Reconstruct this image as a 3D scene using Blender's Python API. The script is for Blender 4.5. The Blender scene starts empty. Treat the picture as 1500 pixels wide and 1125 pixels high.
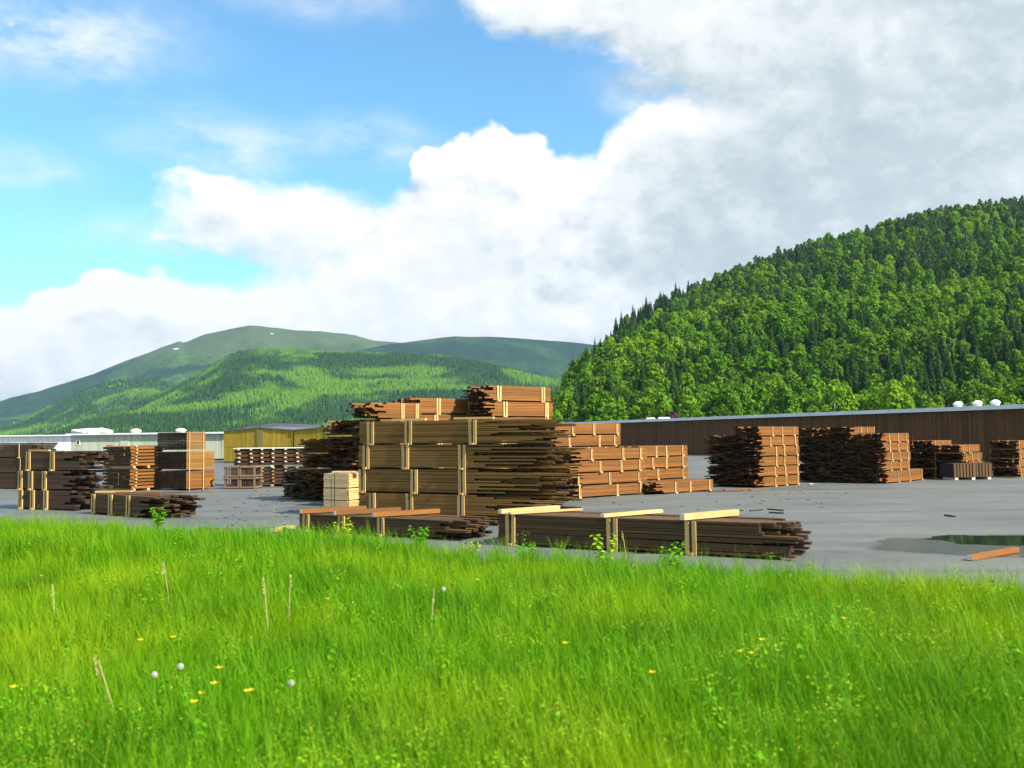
import bpy, bmesh, math, random
import numpy as np
from mathutils import Vector, Matrix, Euler

R = math.radians
SC = bpy.context.scene
COL = SC.collection
random.seed(7)
rng = np.random.default_rng(11)

# ------------------------------------------------------------------ camera
FPX, CX, CY = 1400.0, 750.0, 562.5          # focal length and centre in photo pixels (1500 x 1125)
CAMZ, HOR, ROLL = 1.9, 640.0, R(0.6)
cam_d = bpy.data.cameras.new('camera'); cam = bpy.data.objects.new('camera', cam_d); COL.objects.link(cam)
cam_d.sensor_width = 36.0; cam_d.lens = 36.0 * FPX / 1500.0
cam_d.clip_start = 0.1; cam_d.clip_end = 30000
PITCH = math.atan((HOR - CY) / FPX)
cam.location = (0, 0, CAMZ)
CAMROT = Matrix.Rotation(R(90) + PITCH, 3, 'X') @ Matrix.Rotation(-ROLL, 3, 'Z')
cam.rotation_euler = CAMROT.to_euler()
SC.camera = cam
cam_d.dof.use_dof = True; cam_d.dof.focus_distance = 38.0; cam_d.dof.aperture_fstop = 2.4

def ray(px, py):
    return CAMROT @ Vector(((px - CX) / FPX, -(py - CY) / FPX, -1.0))
def G(px, py, z=0.0):
    """point of the horizontal plane z seen at a photo pixel"""
    d = ray(px, py); t = (z - CAMZ) / d.z
    return Vector((d.x * t, d.y * t, z))
def AT(px, py, depth):
    d = ray(px, py); t = depth / d.y
    return Vector((d.x * t, depth, CAMZ + d.z * t))

# ------------------------------------------------------------------ sky, sun, exposure
SUN_AZ = Vector((0.86, -0.51, 0)).normalized()      # where the sun stands, seen from above
SUN_EL = R(38)
sun_d = bpy.data.lights.new('sun', 'SUN'); sun = bpy.data.objects.new('sun', sun_d); COL.objects.link(sun)
sun_d.energy = 5.0; sun_d.angle = R(0.5); sun_d.color = (1.0, 0.91, 0.74)
sdir = Vector((SUN_AZ.x * math.cos(SUN_EL), SUN_AZ.y * math.cos(SUN_EL), math.sin(SUN_EL)))
sun.rotation_euler = sdir.to_track_quat('Z', 'Y').to_euler()
sun.location = (30, -15, 40)

SC.view_settings.view_transform = 'Standard'; SC.view_settings.look = 'None'
SC.view_settings.exposure = 1.3; SC.view_settings.gamma = 1.0
SC.view_settings.use_curve_mapping = False
SC.render.engine = 'CYCLES'
SC.cycles.use_denoising = True; SC.cycles.use_adaptive_sampling = True; SC.cycles.adaptive_threshold = 0.025
SC.cycles.max_bounces = 6; SC.cycles.diffuse_bounces = 3; SC.cycles.glossy_bounces = 2
SC.cycles.transmission_bounces = 3; SC.cycles.transparent_max_bounces = 8; SC.cycles.volume_bounces = 0
SC.cycles.sample_clamp_indirect = 6.0

class NT:
    """thin helper round a node tree"""
    def __init__(s, tree): s.t = tree
    def n(s, typ, **kw):
        nd = s.t.nodes.new(typ)
        for k, v in kw.items(): setattr(nd, k, v)
        return nd
    def l(s, a, b): s.t.links.new(a, b)
    def put(s, sock, v):
        if isinstance(v, bpy.types.NodeSocket): s.l(v, sock)
        elif v is not None: sock.default_value = v
    def math(s, op, a, b=None, c=None, clamp=False):
        nd = s.n('ShaderNodeMath', operation=op, use_clamp=clamp)
        s.put(nd.inputs[0], a); s.put(nd.inputs[1], b)
        if c is not None: s.put(nd.inputs[2], c)
        return nd.outputs[0]
    def vec(s, op, a, b=None, c=None, scale=None):
        nd = s.n('ShaderNodeVectorMath', operation=op)
        s.put(nd.inputs[0], a); s.put(nd.inputs[1], b)
        if c is not None: s.put(nd.inputs[2], c)
        if scale is not None: s.put(nd.inputs['Scale'], scale)
        return nd.outputs['Value'] if op in ('LENGTH', 'DOT_PRODUCT', 'DISTANCE') else nd.outputs[0]
    def mapr(s, v, a, b, c, d, smooth=False):
        nd = s.n('ShaderNodeMapRange')
        if smooth: nd.interpolation_type = 'SMOOTHSTEP'
        s.put(nd.inputs[0], v)
        for i, q in enumerate((a, b, c, d)): s.put(nd.inputs[i + 1], q)
        return nd.outputs[0]
    def noise(s, vec, scale, detail=4, rough=0.55, dist=0.0, out=0):
        nd = s.n('ShaderNodeTexNoise')
        if vec is not None: s.l(vec, nd.inputs['Vector'])
        nd.inputs['Scale'].default_value = scale; nd.inputs['Detail'].default_value = detail
        nd.inputs['Roughness'].default_value = rough; nd.inputs['Distortion'].default_value = dist
        return nd.outputs[out]
    def mix(s, f, a, b, mode='MIX'):
        nd = s.n('ShaderNodeMix', data_type='RGBA', blend_type=mode)
        s.put(nd.inputs[0], f)
        s.put(nd.inputs[6], a if isinstance(a, bpy.types.NodeSocket) else (*a, 1))
        s.put(nd.inputs[7], b if isinstance(b, bpy.types.NodeSocket) else (*b, 1))
        return nd.outputs[2]
    def ramp(s, f, stops):
        nd = s.n('ShaderNodeValToRGB'); e = nd.color_ramp.elements
        while len(e) < len(stops): e.new(0.5)
        for q, (p, c) in zip(e, stops): q.position = p; q.color = (*c, 1)
        s.put(nd.inputs[0], f); return nd.outputs[0]

def azel(px, py):
    d = ray(px, py).normalized()
    return math.atan2(d.x, d.y), math.asin(d.z)

def build_world():
    w = bpy.data.worlds.new('World'); SC.world = w; w.use_nodes = True
    w.node_tree.nodes.clear()
    # --- cloud thickness as a function of the direction one looks in
    g = bpy.data.node_groups.new('cloud_density', 'ShaderNodeTree')
    g.interface.new_socket('Direction', in_out='INPUT', socket_type='NodeSocketVector')
    g.interface.new_socket('Density', in_out='OUTPUT', socket_type='NodeSocketFloat')
    g.interface.new_socket('Bulk', in_out='OUTPUT', socket_type='NodeSocketFloat')
    g.interface.new_socket('Grey', in_out='OUTPUT', socket_type='NodeSocketFloat')
    g.interface.new_socket('Wisp', in_out='OUTPUT', socket_type='NodeSocketFloat')
    g.interface.new_socket('Soft', in_out='OUTPUT', socket_type='NodeSocketFloat')
    h = NT(g); gi = h.n('NodeGroupInput'); go = h.n('NodeGroupOutput')
    D = h.vec('NORMALIZE', gi.outputs[0])
    sp = h.n('ShaderNodeSeparateXYZ'); h.l(D, sp.inputs[0])
    az = h.math('ARCTAN2', sp.outputs[0], sp.outputs[1]); el = h.math('ARCSINE', sp.outputs[2])
    cb = h.n('ShaderNodeCombineXYZ'); h.l(az, cb.inputs[0]); h.l(el, cb.inputs[1])
    wn = h.noise(D, 5.0, 3, 0.5, out=1)
    wv = h.vec('SUBTRACT', wn, (0.5, 0.5, 0.5))
    P = h.vec('MULTIPLY_ADD', wv, (0.11, 0.08, 0.0), cb.outputs[0])
    blobs = [  # photo pixel, radius in px, weight
        (690, 285, 110, 80, .95), (705, 222, 48, 42, .75), (640, 238, 34, 26, .5), (765, 222, 40, 28, .45), (915, 255, 58, 44, .85), (365, 318, 165, 58, 1.0), (340, 282, 60, 22, .4), (620, 370, 240, 95, .85),
        (830, 400, 260, 130, 1.0), (150, 408, 48, 40, .95), (225, 432, 70, 36, .9), (80, 430, 60, 26, .55), (120, 470, 150, 48, .7), (60, 540, 200, 70, .9),
        (480, 460, 330, 80, .9), (700, 520, 900, 75, .8), (1250, 300, 200, 80, .3), (800, 300, 130, 80, .75), (985, 195, 80, 45, .75), (650, 400, 80, 50, .35), (340, 420, 60, 36, .4), (1165, 330, 60, 40, -.25),
        (1330, 130, 420, 260, 1.25), (1120, 350, 280, 170, 1.1), (1000, 40, 300, 75, .85), (800, 10, 170, 50, .6),
        (1650, 60, 400, 400, 1.1), (1200, -150, 600, 150, 1.0),
        (30, 30, 120, 45, .35),
        (860, 130, 150, 80, -.6), (850, 230, 45, 30, -.35), (330, 110, 280, 80, -.3), (70, 330, 150, 60, -.3), (330, 395, 60, 24, -.45), (500, 270, 110, 40, -.3), (850, 200, 40, 30, -.35)]
    tot = None; grey = None; GREY = {(1330, 130), (1120, 350), (1650, 60)}; SOFT = GREY | {(1000, 40), (800, 10), (1200, -150), (60, 540), (480, 460), (620, 370), (700, 520), (365, 318)}; soft = None
    for (x, y, rx, ry, wt) in blobs:
        a, e = azel(x, y); ix, iy = FPX / rx, FPX / ry
        q = h.vec('MULTIPLY_ADD', P, (ix, iy, 0), (-a * ix, -e * iy, 0))
        b = h.mapr(h.vec('LENGTH', q), 0.25, 1.35, wt, 0.0, smooth=True)
        tot = b if tot is None else h.math('ADD', tot, b)
        if (x, y) in SOFT: soft = b if soft is None else h.math('ADD', soft, b)
        if (x, y) in GREY:
            b = h.math('MULTIPLY', b, {(1330, 130): .42, (1120, 350): .75, (1650, 60): .35}[(x, y)]); grey = b if grey is None else h.math('ADD', grey, b)
    tot = h.math('MINIMUM', tot, 1.5)
    wisp = None
    for (x, y, rx, ry, wt) in [(60, 40, 200, 70, .8), (260, 195, 140, 42, .42), (350, 235, 110, 36, .5), (540, 220, 130, 40, .55), (0, 240, 95, 36, .6), (930, 140, 75, 34, .5), (80, 120, 40, 18, .25), (480, 10, 160, 40, .35), (1000, 110, 120, 80, .5), (200, 340, 160, 40, .35)]:
        a, e = azel(x, y); ix, iy = FPX / rx, FPX / ry
        q = h.vec('MULTIPLY_ADD', P, (ix, iy, 0), (-a * ix, -e * iy, 0))
        b = h.mapr(h.vec('LENGTH', q), 0.0, 1.4, wt, 0.0, smooth=True)
        wisp = b if wisp is None else h.math('ADD', wisp, b)
    wisp = h.math('MULTIPLY', wisp, h.mapr(h.noise(h.vec('MULTIPLY', D, (1, 1, 2.4)), 11, 6, .62), .36, .66, .1, 1.25))
    # the sky goes on outside the frame with broken cloud of the same kind
    far = h.mapr(h.math('ABSOLUTE', az), 0.60, 0.95, 0.0, 1.0, smooth=True)
    high = h.mapr(el, 0.52, 0.8, 0.0, 1.0, smooth=True)
    outside = h.math('MAXIMUM', far, high)
    cover = h.mapr(h.noise(D, 2.1, 3, 0.5), 0.42, 0.62, 0.0, 1.1, smooth=True)
    tot = h.math('ADD', h.math('MULTIPLY', tot, h.math('SUBTRACT', 1.0, outside)), h.math('MULTIPLY', cover, outside))
    st = h.vec('MULTIPLY', D, (1.0, 1.0, 1.35))
    n1 = h.noise(st, 9.0, 7, 0.60)
    bl = h.noise(st, 19.0, 3, 0.55)
    puff = h.math('SUBTRACT', h.math('ABSOLUTE', h.math('SUBTRACT', bl, 0.5)), 0.10)
    d = h.math('ADD', tot, h.math('MULTIPLY', h.math('SUBTRACT', n1, 0.5), 1.5))
    d = h.math('ADD', d, h.math('MULTIPLY', puff, 1.9))
    d = h.math('SUBTRACT', d, 0.42)
    h.l(d, go.inputs[0]); h.l(tot, go.inputs[1]); h.l(grey, go.inputs[2]); h.l(wisp, go.inputs[3]); h.l(soft, go.inputs[4])
    # --- world
    k = NT(w.node_tree)
    tc = k.n('ShaderNodeTexCoord')
    sky = k.n('ShaderNodeTexSky', sky_type='NISHITA'); sky.sun_disc = False
    sky.sun_elevation = SUN_EL; sky.sun_rotation = math.atan2(SUN_AZ.x, SUN_AZ.y)
    sky.air_density = 1.0; sky.dust_density = 0.3; sky.ozone_density = 1.6; sky.altitude = 50
    STR = 0.08
    def dens(v):
        q = k.n('ShaderNodeGroup'); q.node_tree = g; k.l(v, q.inputs[0]); return q
    V = tc.outputs['Generated']
    d0 = dens(V)
    d1 = dens(k.vec('ADD', V, (0.012, -0.006, 0.022)))
    sf = k.math('MINIMUM', k.math('MULTIPLY', d0.outputs[4], 1.6), 1.0)
    alpha = k.mapr(d0.outputs[0], k.math('SUBTRACT', -0.12, k.math('MULTIPLY', sf, 0.30)), k.math('ADD', 0.20, k.math('MULTIPLY', sf, 0.30)), 0.0, 1.0, smooth=True)
    alpha = k.math('MAXIMUM', alpha, k.math('MINIMUM', d0.outputs[3], 0.8))
    emb = k.math('SUBTRACT', d0.outputs[0], d1.outputs[0])
    thick = k.math('MAXIMUM', d1.outputs[1], 0.0)
    shade = k.math('ADD', k.math('MULTIPLY', thick, 0.10), k.math('MULTIPLY', k.math('MINIMUM', d0.outputs[2], 1.0), 0.42))
    calm = k.math('SUBTRACT', 0.85, k.math('MULTIPLY', k.math('MINIMUM', d0.outputs[4], 1.0), 0.48))
    lit = k.math('ADD', k.math('MULTIPLY', emb, calm), k.math('SUBTRACT', 0.98, shade), clamp=True)
    ccol = k.ramp(lit, [(0.0, (.40, .48, .54)), (0.40, (.56, .64, .67)), (0.70, (.84, .88, .89)), (1.0, (1.04, 1.04, 1.04))])
    ccol = k.vec('SCALE', ccol, scale=0.445 / STR)
    skyc = k.mix(1.0, sky.outputs[0], (0.74, 1.18, 1.27), 'MULTIPLY')
    colr = k.mix(alpha, skyc, ccol)
    bg = k.n('ShaderNodeBackground'); bg.inputs['Strength'].default_value = STR
    k.l(colr, bg.inputs['Color'])
    o = k.n('ShaderNodeOutputWorld'); k.l(bg.outputs[0], o.inputs[0])
    w.cycles.sampling_method = 'MANUAL'; w.cycles.sample_map_resolution = 512
build_world()

# ------------------------------------------------------------------ materials
def new_mat(name):
    m = bpy.data.materials.new(name); m.use_nodes = True
    m.node_tree.nodes.clear()
    k = NT(m.node_tree)
    o = k.n('ShaderNodeOutputMaterial'); b = k.n('ShaderNodeBsdfPrincipled')
    k.l(b.outputs[0], o.inputs[0])
    return m, k, b, o

def wood_mat(name, base, var=0.35, hue=(1.25, 1.0, 0.8), rough=0.7, grain=0.35, axis_scale=(1.2, 22, 22), bump=0.25):
    """sawn timber: every board its own tone, grain along the board"""
    m, k, b, o = new_mat(name)
    tc = k.n('ShaderNodeTexCoord'); oi = k.n('ShaderNodeObjectInfo'); ge = k.n('ShaderNodeNewGeometry')
    rnd = k.math('FRACT', k.math('ADD', oi.outputs['Random'], ge.outputs['Random Per Island']))
    off = k.vec('SCALE', (13.1, 7.7, 5.3), scale=rnd)
    v = k.vec('MULTIPLY_ADD', tc.outputs['Object'], axis_scale, off)
    gr = k.noise(v, 1.0, 6, 0.62, 0.3)
    blot = k.noise(k.vec('ADD', tc.outputs['Object'], off), 1.6, 3, 0.5)
    dark = tuple(c * (1 - var) for c in base)
    light = tuple(min(1, c * (1 + var) * q) for c, q in zip(base, hue))
    c1 = k.mix(rnd, dark, light)
    c2 = k.mix(k.mapr(gr, 0.35, 0.7, 0.0, grain), c1, tuple(c * 0.35 for c in base))
    c3 = k.mix(k.mapr(blot, 0.45, 0.75, 0.0, 0.35), c2, tuple(c * 1.25 for c in (base[0] * .9, base[1] * 1.05, base[2] * 1.3)))
    k.l(c3, b.inputs['Base Color']); b.inputs['Roughness'].default_value = rough
    b.inputs['Specular IOR Level'].default_value = 0.3
    bp = k.n('ShaderNodeBump'); bp.inputs['Strength'].default_value = bump; bp.inputs['Distance'].default_value = 0.01
    k.l(gr, bp.inputs['Height']); k.l(bp.outputs[0], b.inputs['Normal'])
    return m

def plain_mat(name, col, rough=0.6, metal=0.0, var=0.15, scale=3.0, spec=0.4):
    m, k, b, o = new_mat(name)
    tc = k.n('ShaderNodeTexCoord')
    n = k.noise(tc.outputs['Object'], scale, 5, 0.6)
    k.l(k.mix(k.mapr(n, .3, .7, 0, 1), tuple(c * (1 - var) for c in col), tuple(min(1, c * (1 + var)) for c in col)), b.inputs['Base Color'])
    b.inputs['Roughness'].default_value = rough; b.inputs['Metallic'].default_value = metal
    b.inputs['Specular IOR Level'].default_value = spec
    return m

def leaf_mat(name, c_dark, c_light, trans=0.35, patch_scale=0.02, yellow=None, rough=0.6, spec=.12):
    """foliage: tone per plant, per leaf and in wide drifts over the ground; lets some light through"""
    m, k, b, o = new_mat(name)
    oi = k.n('ShaderNodeObjectInfo'); ge = k.n('ShaderNodeNewGeometry')
    drift = k.noise(oi.outputs['Location'], patch_scale, 3, 0.6)
    f = k.math('ADD', k.math('MULTIPLY', oi.outputs['Random'], 0.55), k.math('MULTIPLY', ge.outputs['Random Per Island'], 0.45))
    c = k.mix(f, c_dark, c_light)
    if yellow:
        c = k.mix(k.mapr(drift, 0.46, 0.66, 0.0, 0.85), c, yellow)
        c = k.mix(k.mapr(k.noise(oi.outputs['Location'], patch_scale * 2.3, 3, 0.6), .50, .68, 0.0, .55), c, tuple(q * .45 for q in c_dark))
    k.l(c, b.inputs['Base Color']); b.inputs['Roughness'].default_value = rough
    b.inputs['Specular IOR Level'].default_value = spec
    tr = k.n('ShaderNodeBsdfTranslucent'); k.l(c, tr.inputs[0])
    mx = k.n('ShaderNodeMixShader'); mx.inputs[0].default_value = trans
    k.l(b.outputs[0], mx.inputs[1]); k.l(tr.outputs[0], mx.inputs[2]); k.l(mx.outputs[0], o.inputs[0])
    return m

M = {}
M['board'] = wood_mat('treated_board', (0.160, 0.094, 0.023), var=.28)
M['board_far'] = wood_mat('treated_board_far', (0.160, 0.070, 0.014), var=0.28, axis_scale=(1.2, 9, 9))
M['board_dark'] = wood_mat('dark_board', (0.072, 0.043, 0.016), var=.3)  # darker copy of board; shade on the front bundles is put into its colour
M['board_old'] = wood_mat('dull_board', (0.060, 0.038, 0.024), var=0.3)
M['batten'] = wood_mat('pale_batten', (0.50, 0.33, 0.13), var=0.18, hue=(1.1, 1.05, 1.0), grain=0.25)
M['beam'] = wood_mat('pale_beam', (0.47, 0.32, 0.13), var=0.12, hue=(1.1, 1.05, 1.0), grain=0.3)
M['beam_end'] = wood_mat('sawn_end', (0.72, 0.62, 0.45), var=0.1, hue=(1, 1, 1), grain=0.2, axis_scale=(20, 20, 20))
M['pale_board'] = wood_mat('pale_board', (0.50, 0.38, 0.20), var=0.15, hue=(1.05, 1.0, .95), grain=0.2)
M['shaded_end'] = wood_mat('shaded_end_grain', (.024, .014, .007), var=.5, grain=.2, axis_scale=(30, 30, 30))  # dark end grain, deepened to near black to paint shade on board ends
M['strap'] = plain_mat('black_strap', (0.02, 0.02, 0.02), 0.5)

# ------------------------------------------------------------------ mesh helpers
def mesh_obj(name, verts, faces, mat, parent=None, smooth=False):
    me = bpy.data.meshes.new(name); me.from_pydata([tuple(v) for v in verts], [], [tuple(f) for f in faces])
    me.update()
    if smooth: me.polygons.foreach_set('use_smooth', [True] * len(me.polygons))
    return link(name, me, mat, parent)
def link(name, me, mat=None, parent=None):
    if mat is not None and not me.materials: me.materials.append(mat)
    o = bpy.data.objects.new(name, me); COL.objects.link(o)
    if parent is not None: o.parent = parent
    return o
def tag(o, label=None, cat=None, group=None, kind=None):
    if label: o['label'] = label
    if cat: o['category'] = cat
    if group: o['group'] = group
    if kind: o['kind'] = kind
    return o
def empty(name, loc, rz=0.0):
    o = bpy.data.objects.new(name, None); COL.objects.link(o); o.empty_display_size = 0.1
    o.location = loc; o.rotation_euler = (0, 0, rz); return o

BOXF = [(0, 3, 2, 1), (4, 5, 6, 7), (0, 1, 5, 4), (1, 2, 6, 5), (2, 3, 7, 6), (3, 0, 4, 7)]
class MB:
    def __init__(s): s.v = []; s.f = []
    def quad(s, a, b, c, d):
        n = len(s.v); s.v += [a, b, c, d]; s.f.append((n, n + 1, n + 2, n + 3))
    def box(s, x0, x1, y0, y1, z0, z1, rot=None, piv=None):
        c = [Vector(p) for p in ((x0, y0, z0), (x1, y0, z0), (x1, y1, z0), (x0, y1, z0), (x0, y0, z1), (x1, y0, z1), (x1, y1, z1), (x0, y1, z1))]
        if rot is not None:
            pv = Vector(piv) if piv is not None else Vector(((x0 + x1) / 2, (y0 + y1) / 2, (z0 + z1) / 2))
            c = [rot @ (q - pv) + pv for q in c]
        n = len(s.v); s.v += [tuple(q) for q in c]
        s.f += [tuple(n + i for i in f) for f in BOXF]
    def tube(s, pts, rad, sides=6, cap=True):
        pts = [Vector(p) for p in pts]; n0 = len(s.v)
        for i, p in enumerate(pts):
            t = (pts[min(i + 1, len(pts) - 1)] - pts[max(i - 1, 0)]).normalized()
            a = t.orthogonal().normalized(); b = t.cross(a)
            r = rad[i] if isinstance(rad, (list, tuple)) else rad
            for j in range(sides):
                th = 2 * math.pi * j / sides
                s.v.append(tuple(p + (a * math.cos(th) + b * math.sin(th)) * r))
        for i in range(len(pts) - 1):
            for j in range(sides):
                q = n0 + i * sides; j2 = (j + 1) % sides
                s.f.append((q + j, q + j2, q + sides + j2, q + sides + j))
        if cap:
            s.f.append(tuple(n0 + j for j in range(sides))[::-1])
            s.f.append(tuple(n0 + (len(pts) - 1) * sides + j for j in range(sides)))
    def build(s, name, mat, parent=None, smooth=False):
        return mesh_obj(name, s.v, s.f, mat, parent, smooth)

def unit_box(name, mat, bev=0.0):
    mb = MB(); mb.box(0, 1, 0, 1, 0, 1)
    me = bpy.data.meshes.new(name); me.from_pydata(mb.v, [], mb.f); me.update()
    me.materials.append(mat)
    if name in ('board', 'board_old', 'board_far', 'board_dark'):
        me.materials.append(M['shaded_end']); me.polygons[3].material_index = 1; me.polygons[5].material_index = 1
    return me
M['grey_wood'] = wood_mat('weathered_wood', (.16, .125, .09), var=.2)
UB = {k: unit_box(k, M[k]) for k in ('grey_wood', 'board_dark', 'board', 'board_old', 'board_far', 'batten', 'beam', 'pale_board')}
def piece(name, me, x, y, z, sx, sy, sz, parent, rot=(0, 0, 0)):
    o = bpy.data.objects.new(name, me); COL.objects.link(o); o.parent = parent
    o.location = (x, y, z); o.scale = (sx, sy, sz); o.rotation_euler = rot
    return o

# ------------------------------------------------------------------ ground
def build_ground():
    m, k, b, o = new_mat('valley_ground')
    tc = k.n('ShaderNodeTexCoord'); P = tc.outputs['Object']
    n = k.noise(P, 0.03, 6, 0.6); n2 = k.noise(P, 1.5, 5, 0.65)
    c = k.mix(k.mapr(n, .35, .65, 0, 1), (.06, .13, .02), (.11, .16, .04))
    c = k.mix(k.mapr(n2, .3, .7, 0, .5), c, (.05, .06, .02))
    k.l(c, b.inputs['Base Color']); b.inputs['Roughness'].default_value = 0.9
    S = 9000
    g = mesh_obj('ground', [(-S, -400, 0), (S, -400, 0), (S, S, 0), (-S, S, 0)], [(0, 1, 2, 3)], m)
    tag(g, kind='structure')
    # asphalt yard
    m, k, b, o = new_mat('yard_asphalt')
    tc = k.n('ShaderNodeTexCoord'); P = tc.outputs['Object']
    big = k.noise(P, 0.18, 5, 0.6, 0.4); mid = k.noise(P, 1.1, 5, 0.6); fine = k.noise(P, 45, 3, 0.6)
    stretch = k.noise(k.vec('MULTIPLY', P, (0.12, 0.5, 1)), 1.0, 5, 0.6, 0.5)
    c = k.mix(k.mapr(big, .35, .65, 0, 1), (.072, .080, .078), (.112, .124, .116))
    c = k.mix(k.mapr(stretch, .45, .7, 0, .6), c, (.130, .145, .135))
    c = k.mix(k.mapr(mid, .5, .75, 0, .45), c, (.058, .062, .062))
    c = k.mix(k.mapr(fine, .4, .65, 0, .35), c, (.06, .06, .06))
    wv = k.n('ShaderNodeTexWave', wave_type='BANDS', bands_direction='Y'); wv.inputs['Scale'].default_value = .13; wv.inputs['Distortion'].default_value = 7; wv.inputs['Detail'].default_value = 2; wv.inputs['Detail Scale'].default_value = .5
    k.l(P, wv.inputs['Vector'])
    c = k.mix(k.math('MULTIPLY', k.mapr(wv.outputs[1], .82, .95, 0, .5, True), k.mapr(mid, .3, .6, 0, 1)), c, (.048, .052, .052))
    ck = k.n('ShaderNodeTexVoronoi', feature='DISTANCE_TO_EDGE'); ck.inputs['Scale'].default_value = .35
    k.l(k.vec('MULTIPLY_ADD', k.noise(P, 1.2, 4, .6, out=1), (.9, .9, 0), P), ck.inputs['Vector'])
    c = k.mix(k.mapr(ck.outputs['Distance'], .004, .012, .25, 0), c, (.035, .035, .035))
    pc = G(1450, 800)
    q = k.vec('MULTIPLY', k.vec('SUBTRACT', P, (pc.x, pc.y, 0)), (1 / 2.0, 1 / 1.7, 0))
    dd = k.math('ADD', k.vec('LENGTH', q), k.math('MULTIPLY', k.math('SUBTRACT', k.noise(P, .55, 4, .55), .5), 1.2))
    wet = k.mapr(dd, 0.85, 1.0, 1.0, 0.0, smooth=True)
    wet2 = k.mapr(k.noise(k.vec('MULTIPLY', P, (0.10, 0.35, 1)), 1.0, 4, .55), .58, .66, 0, .65, smooth=True)
    wet = k.math('MAXIMUM', wet, wet2)
    c = k.mix(k.math('MULTIPLY', wet, 0.8), c, (.034, .040, .044))
    k.l(c, b.inputs['Base Color'])
    k.l(k.mapr(wet, 0, 1, .68, .24), b.inputs['Roughness'])
    bp = k.n('ShaderNodeBump'); bp.inputs['Strength'].default_value = 0.35; bp.inputs['Distance'].default_value = 0.01
    k.l(k.math('MULTIPLY', fine, k.math('SUBTRACT', 1.0, k.math('MULTIPLY', wet, .8))), bp.inputs['Height']); k.l(bp.outputs[0], b.inputs['Normal'])
    v = [(-40, 36, .004), (-20, 22, .004), (-8.5, 15.5, .004), (0, 9.8, .004), (4, 6.8, .004), (9, 3.5, .004), (40, 3.5, .004), (60, 60, .004), (10, 128, .004), (-80, 110, .004)]
    y = mesh_obj('asphalt_yard', v, [tuple(range(len(v)))], m); tag(y, kind='structure')
    # gravel verge between the meadow and the asphalt
    m, k, b, o = new_mat('verge_gravel')
    tc = k.n('ShaderNodeTexCoord'); P = tc.outputs['Object']
    vo = k.n('ShaderNodeTexVoronoi'); vo.inputs['Scale'].default_value = 28; k.l(P, vo.inputs['Vector'])
    c = k.mix(vo.outputs['Color'], (.07, .07, .065), (.19, .18, .16))
    c = k.mix(k.mapr(k.noise(P, .9, 4, .6), .4, .65, 0, .8), c, (.06, .06, .045))
    k.l(c, b.inputs['Base Color']); b.inputs['Roughness'].default_value = .85
    bp = k.n('ShaderNodeBump'); bp.inputs['Strength'].default_value = .8; bp.inputs['Distance'].default_value = .02
    k.l(vo.outputs['Distance'], bp.inputs['Height']); k.l(bp.outputs[0], b.inputs['Normal'])
    near = [(-40, 30), (-20, 20), (-8.5, 14), (0, 8.6), (4, 6.0), (9, 2.4)]
    far = []
    for i in range(60):
        x = 9 - i * 49 / 59
        far.append((x, edge_y(x) + 0.35 + 0.55 * math.sin(i * 1.7) * math.sin(i * .63 + 1)))
    vv = [(x, yy, .008) for x, yy in near] + [(x, yy, .008) for x, yy in far]
    gv = mesh_obj('gravel_verge', vv, [tuple(range(len(vv)))], m); tag(gv, kind='structure')
    # meadow soil under the grass
    m, k, b, o = new_mat('meadow_soil')
    tc = k.n('ShaderNodeTexCoord'); P = tc.outputs['Object']
    c = k.mix(k.mapr(k.noise(P, 3, 5, .6), .3, .7, 0, 1), (.05, .11, .012), (.10, .20, .02))
    k.l(c, b.inputs['Base Color']); b.inputs['Roughness'].default_value = .95
    vv = [(-60, -5, .012), (20, -5, .012)]
    for i in range(50):
        x = 9 - i * 69 / 49
        vv.append((x, edge_y(x) - 0.25 + 0.3 * math.sin(i * 2.1), .012))
    ms = mesh_obj('meadow', vv, [tuple(range(len(vv)))], m); tag(ms, kind='structure')
    # puddle
    m, k, b, o = new_mat('puddle_water')
    tc = k.n('ShaderNodeTexCoord')
    b.inputs['Base Color'].default_value = (.012, .014, .014, 1); b.inputs['Roughness'].default_value = .03
    b.inputs['IOR'].default_value = 1.33; b.inputs['Specular IOR Level'].default_value = 0.9
    bp = k.n('ShaderNodeBump'); bp.inputs['Strength'].default_value = .05; bp.inputs['Distance'].default_value = .01
    k.l(k.noise(tc.outputs['Object'], 9, 3, .5), bp.inputs['Height']); k.l(bp.outputs[0], b.inputs['Normal'])
    pts = []
    c0 = G(1470, 791)
    for i in range(48):
        th = 2 * math.pi * i / 48
        r = 1 + .13 * math.sin(3 * th + 1) + .07 * math.sin(7 * th) + .04 * math.sin(13 * th + 2)
        pts.append((c0.x + 1.25 * r * math.cos(th), c0.y + 0.80 * r * math.sin(th), .0085))
    p = mesh_obj('puddle', pts, [tuple(range(48))], m); tag(p, kind='structure')

def edge_y(x):
    """far edge of the meadow"""
    xs = [-60, -14, -10.7, -2.7, 0, 3.0, 5.3, 9]; ys = [52, 23.0, 20.4, 15.7, 13.8, 11.7, 10.0, 7.4]
    return float(np.interp(x, xs, ys))
build_ground()

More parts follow.
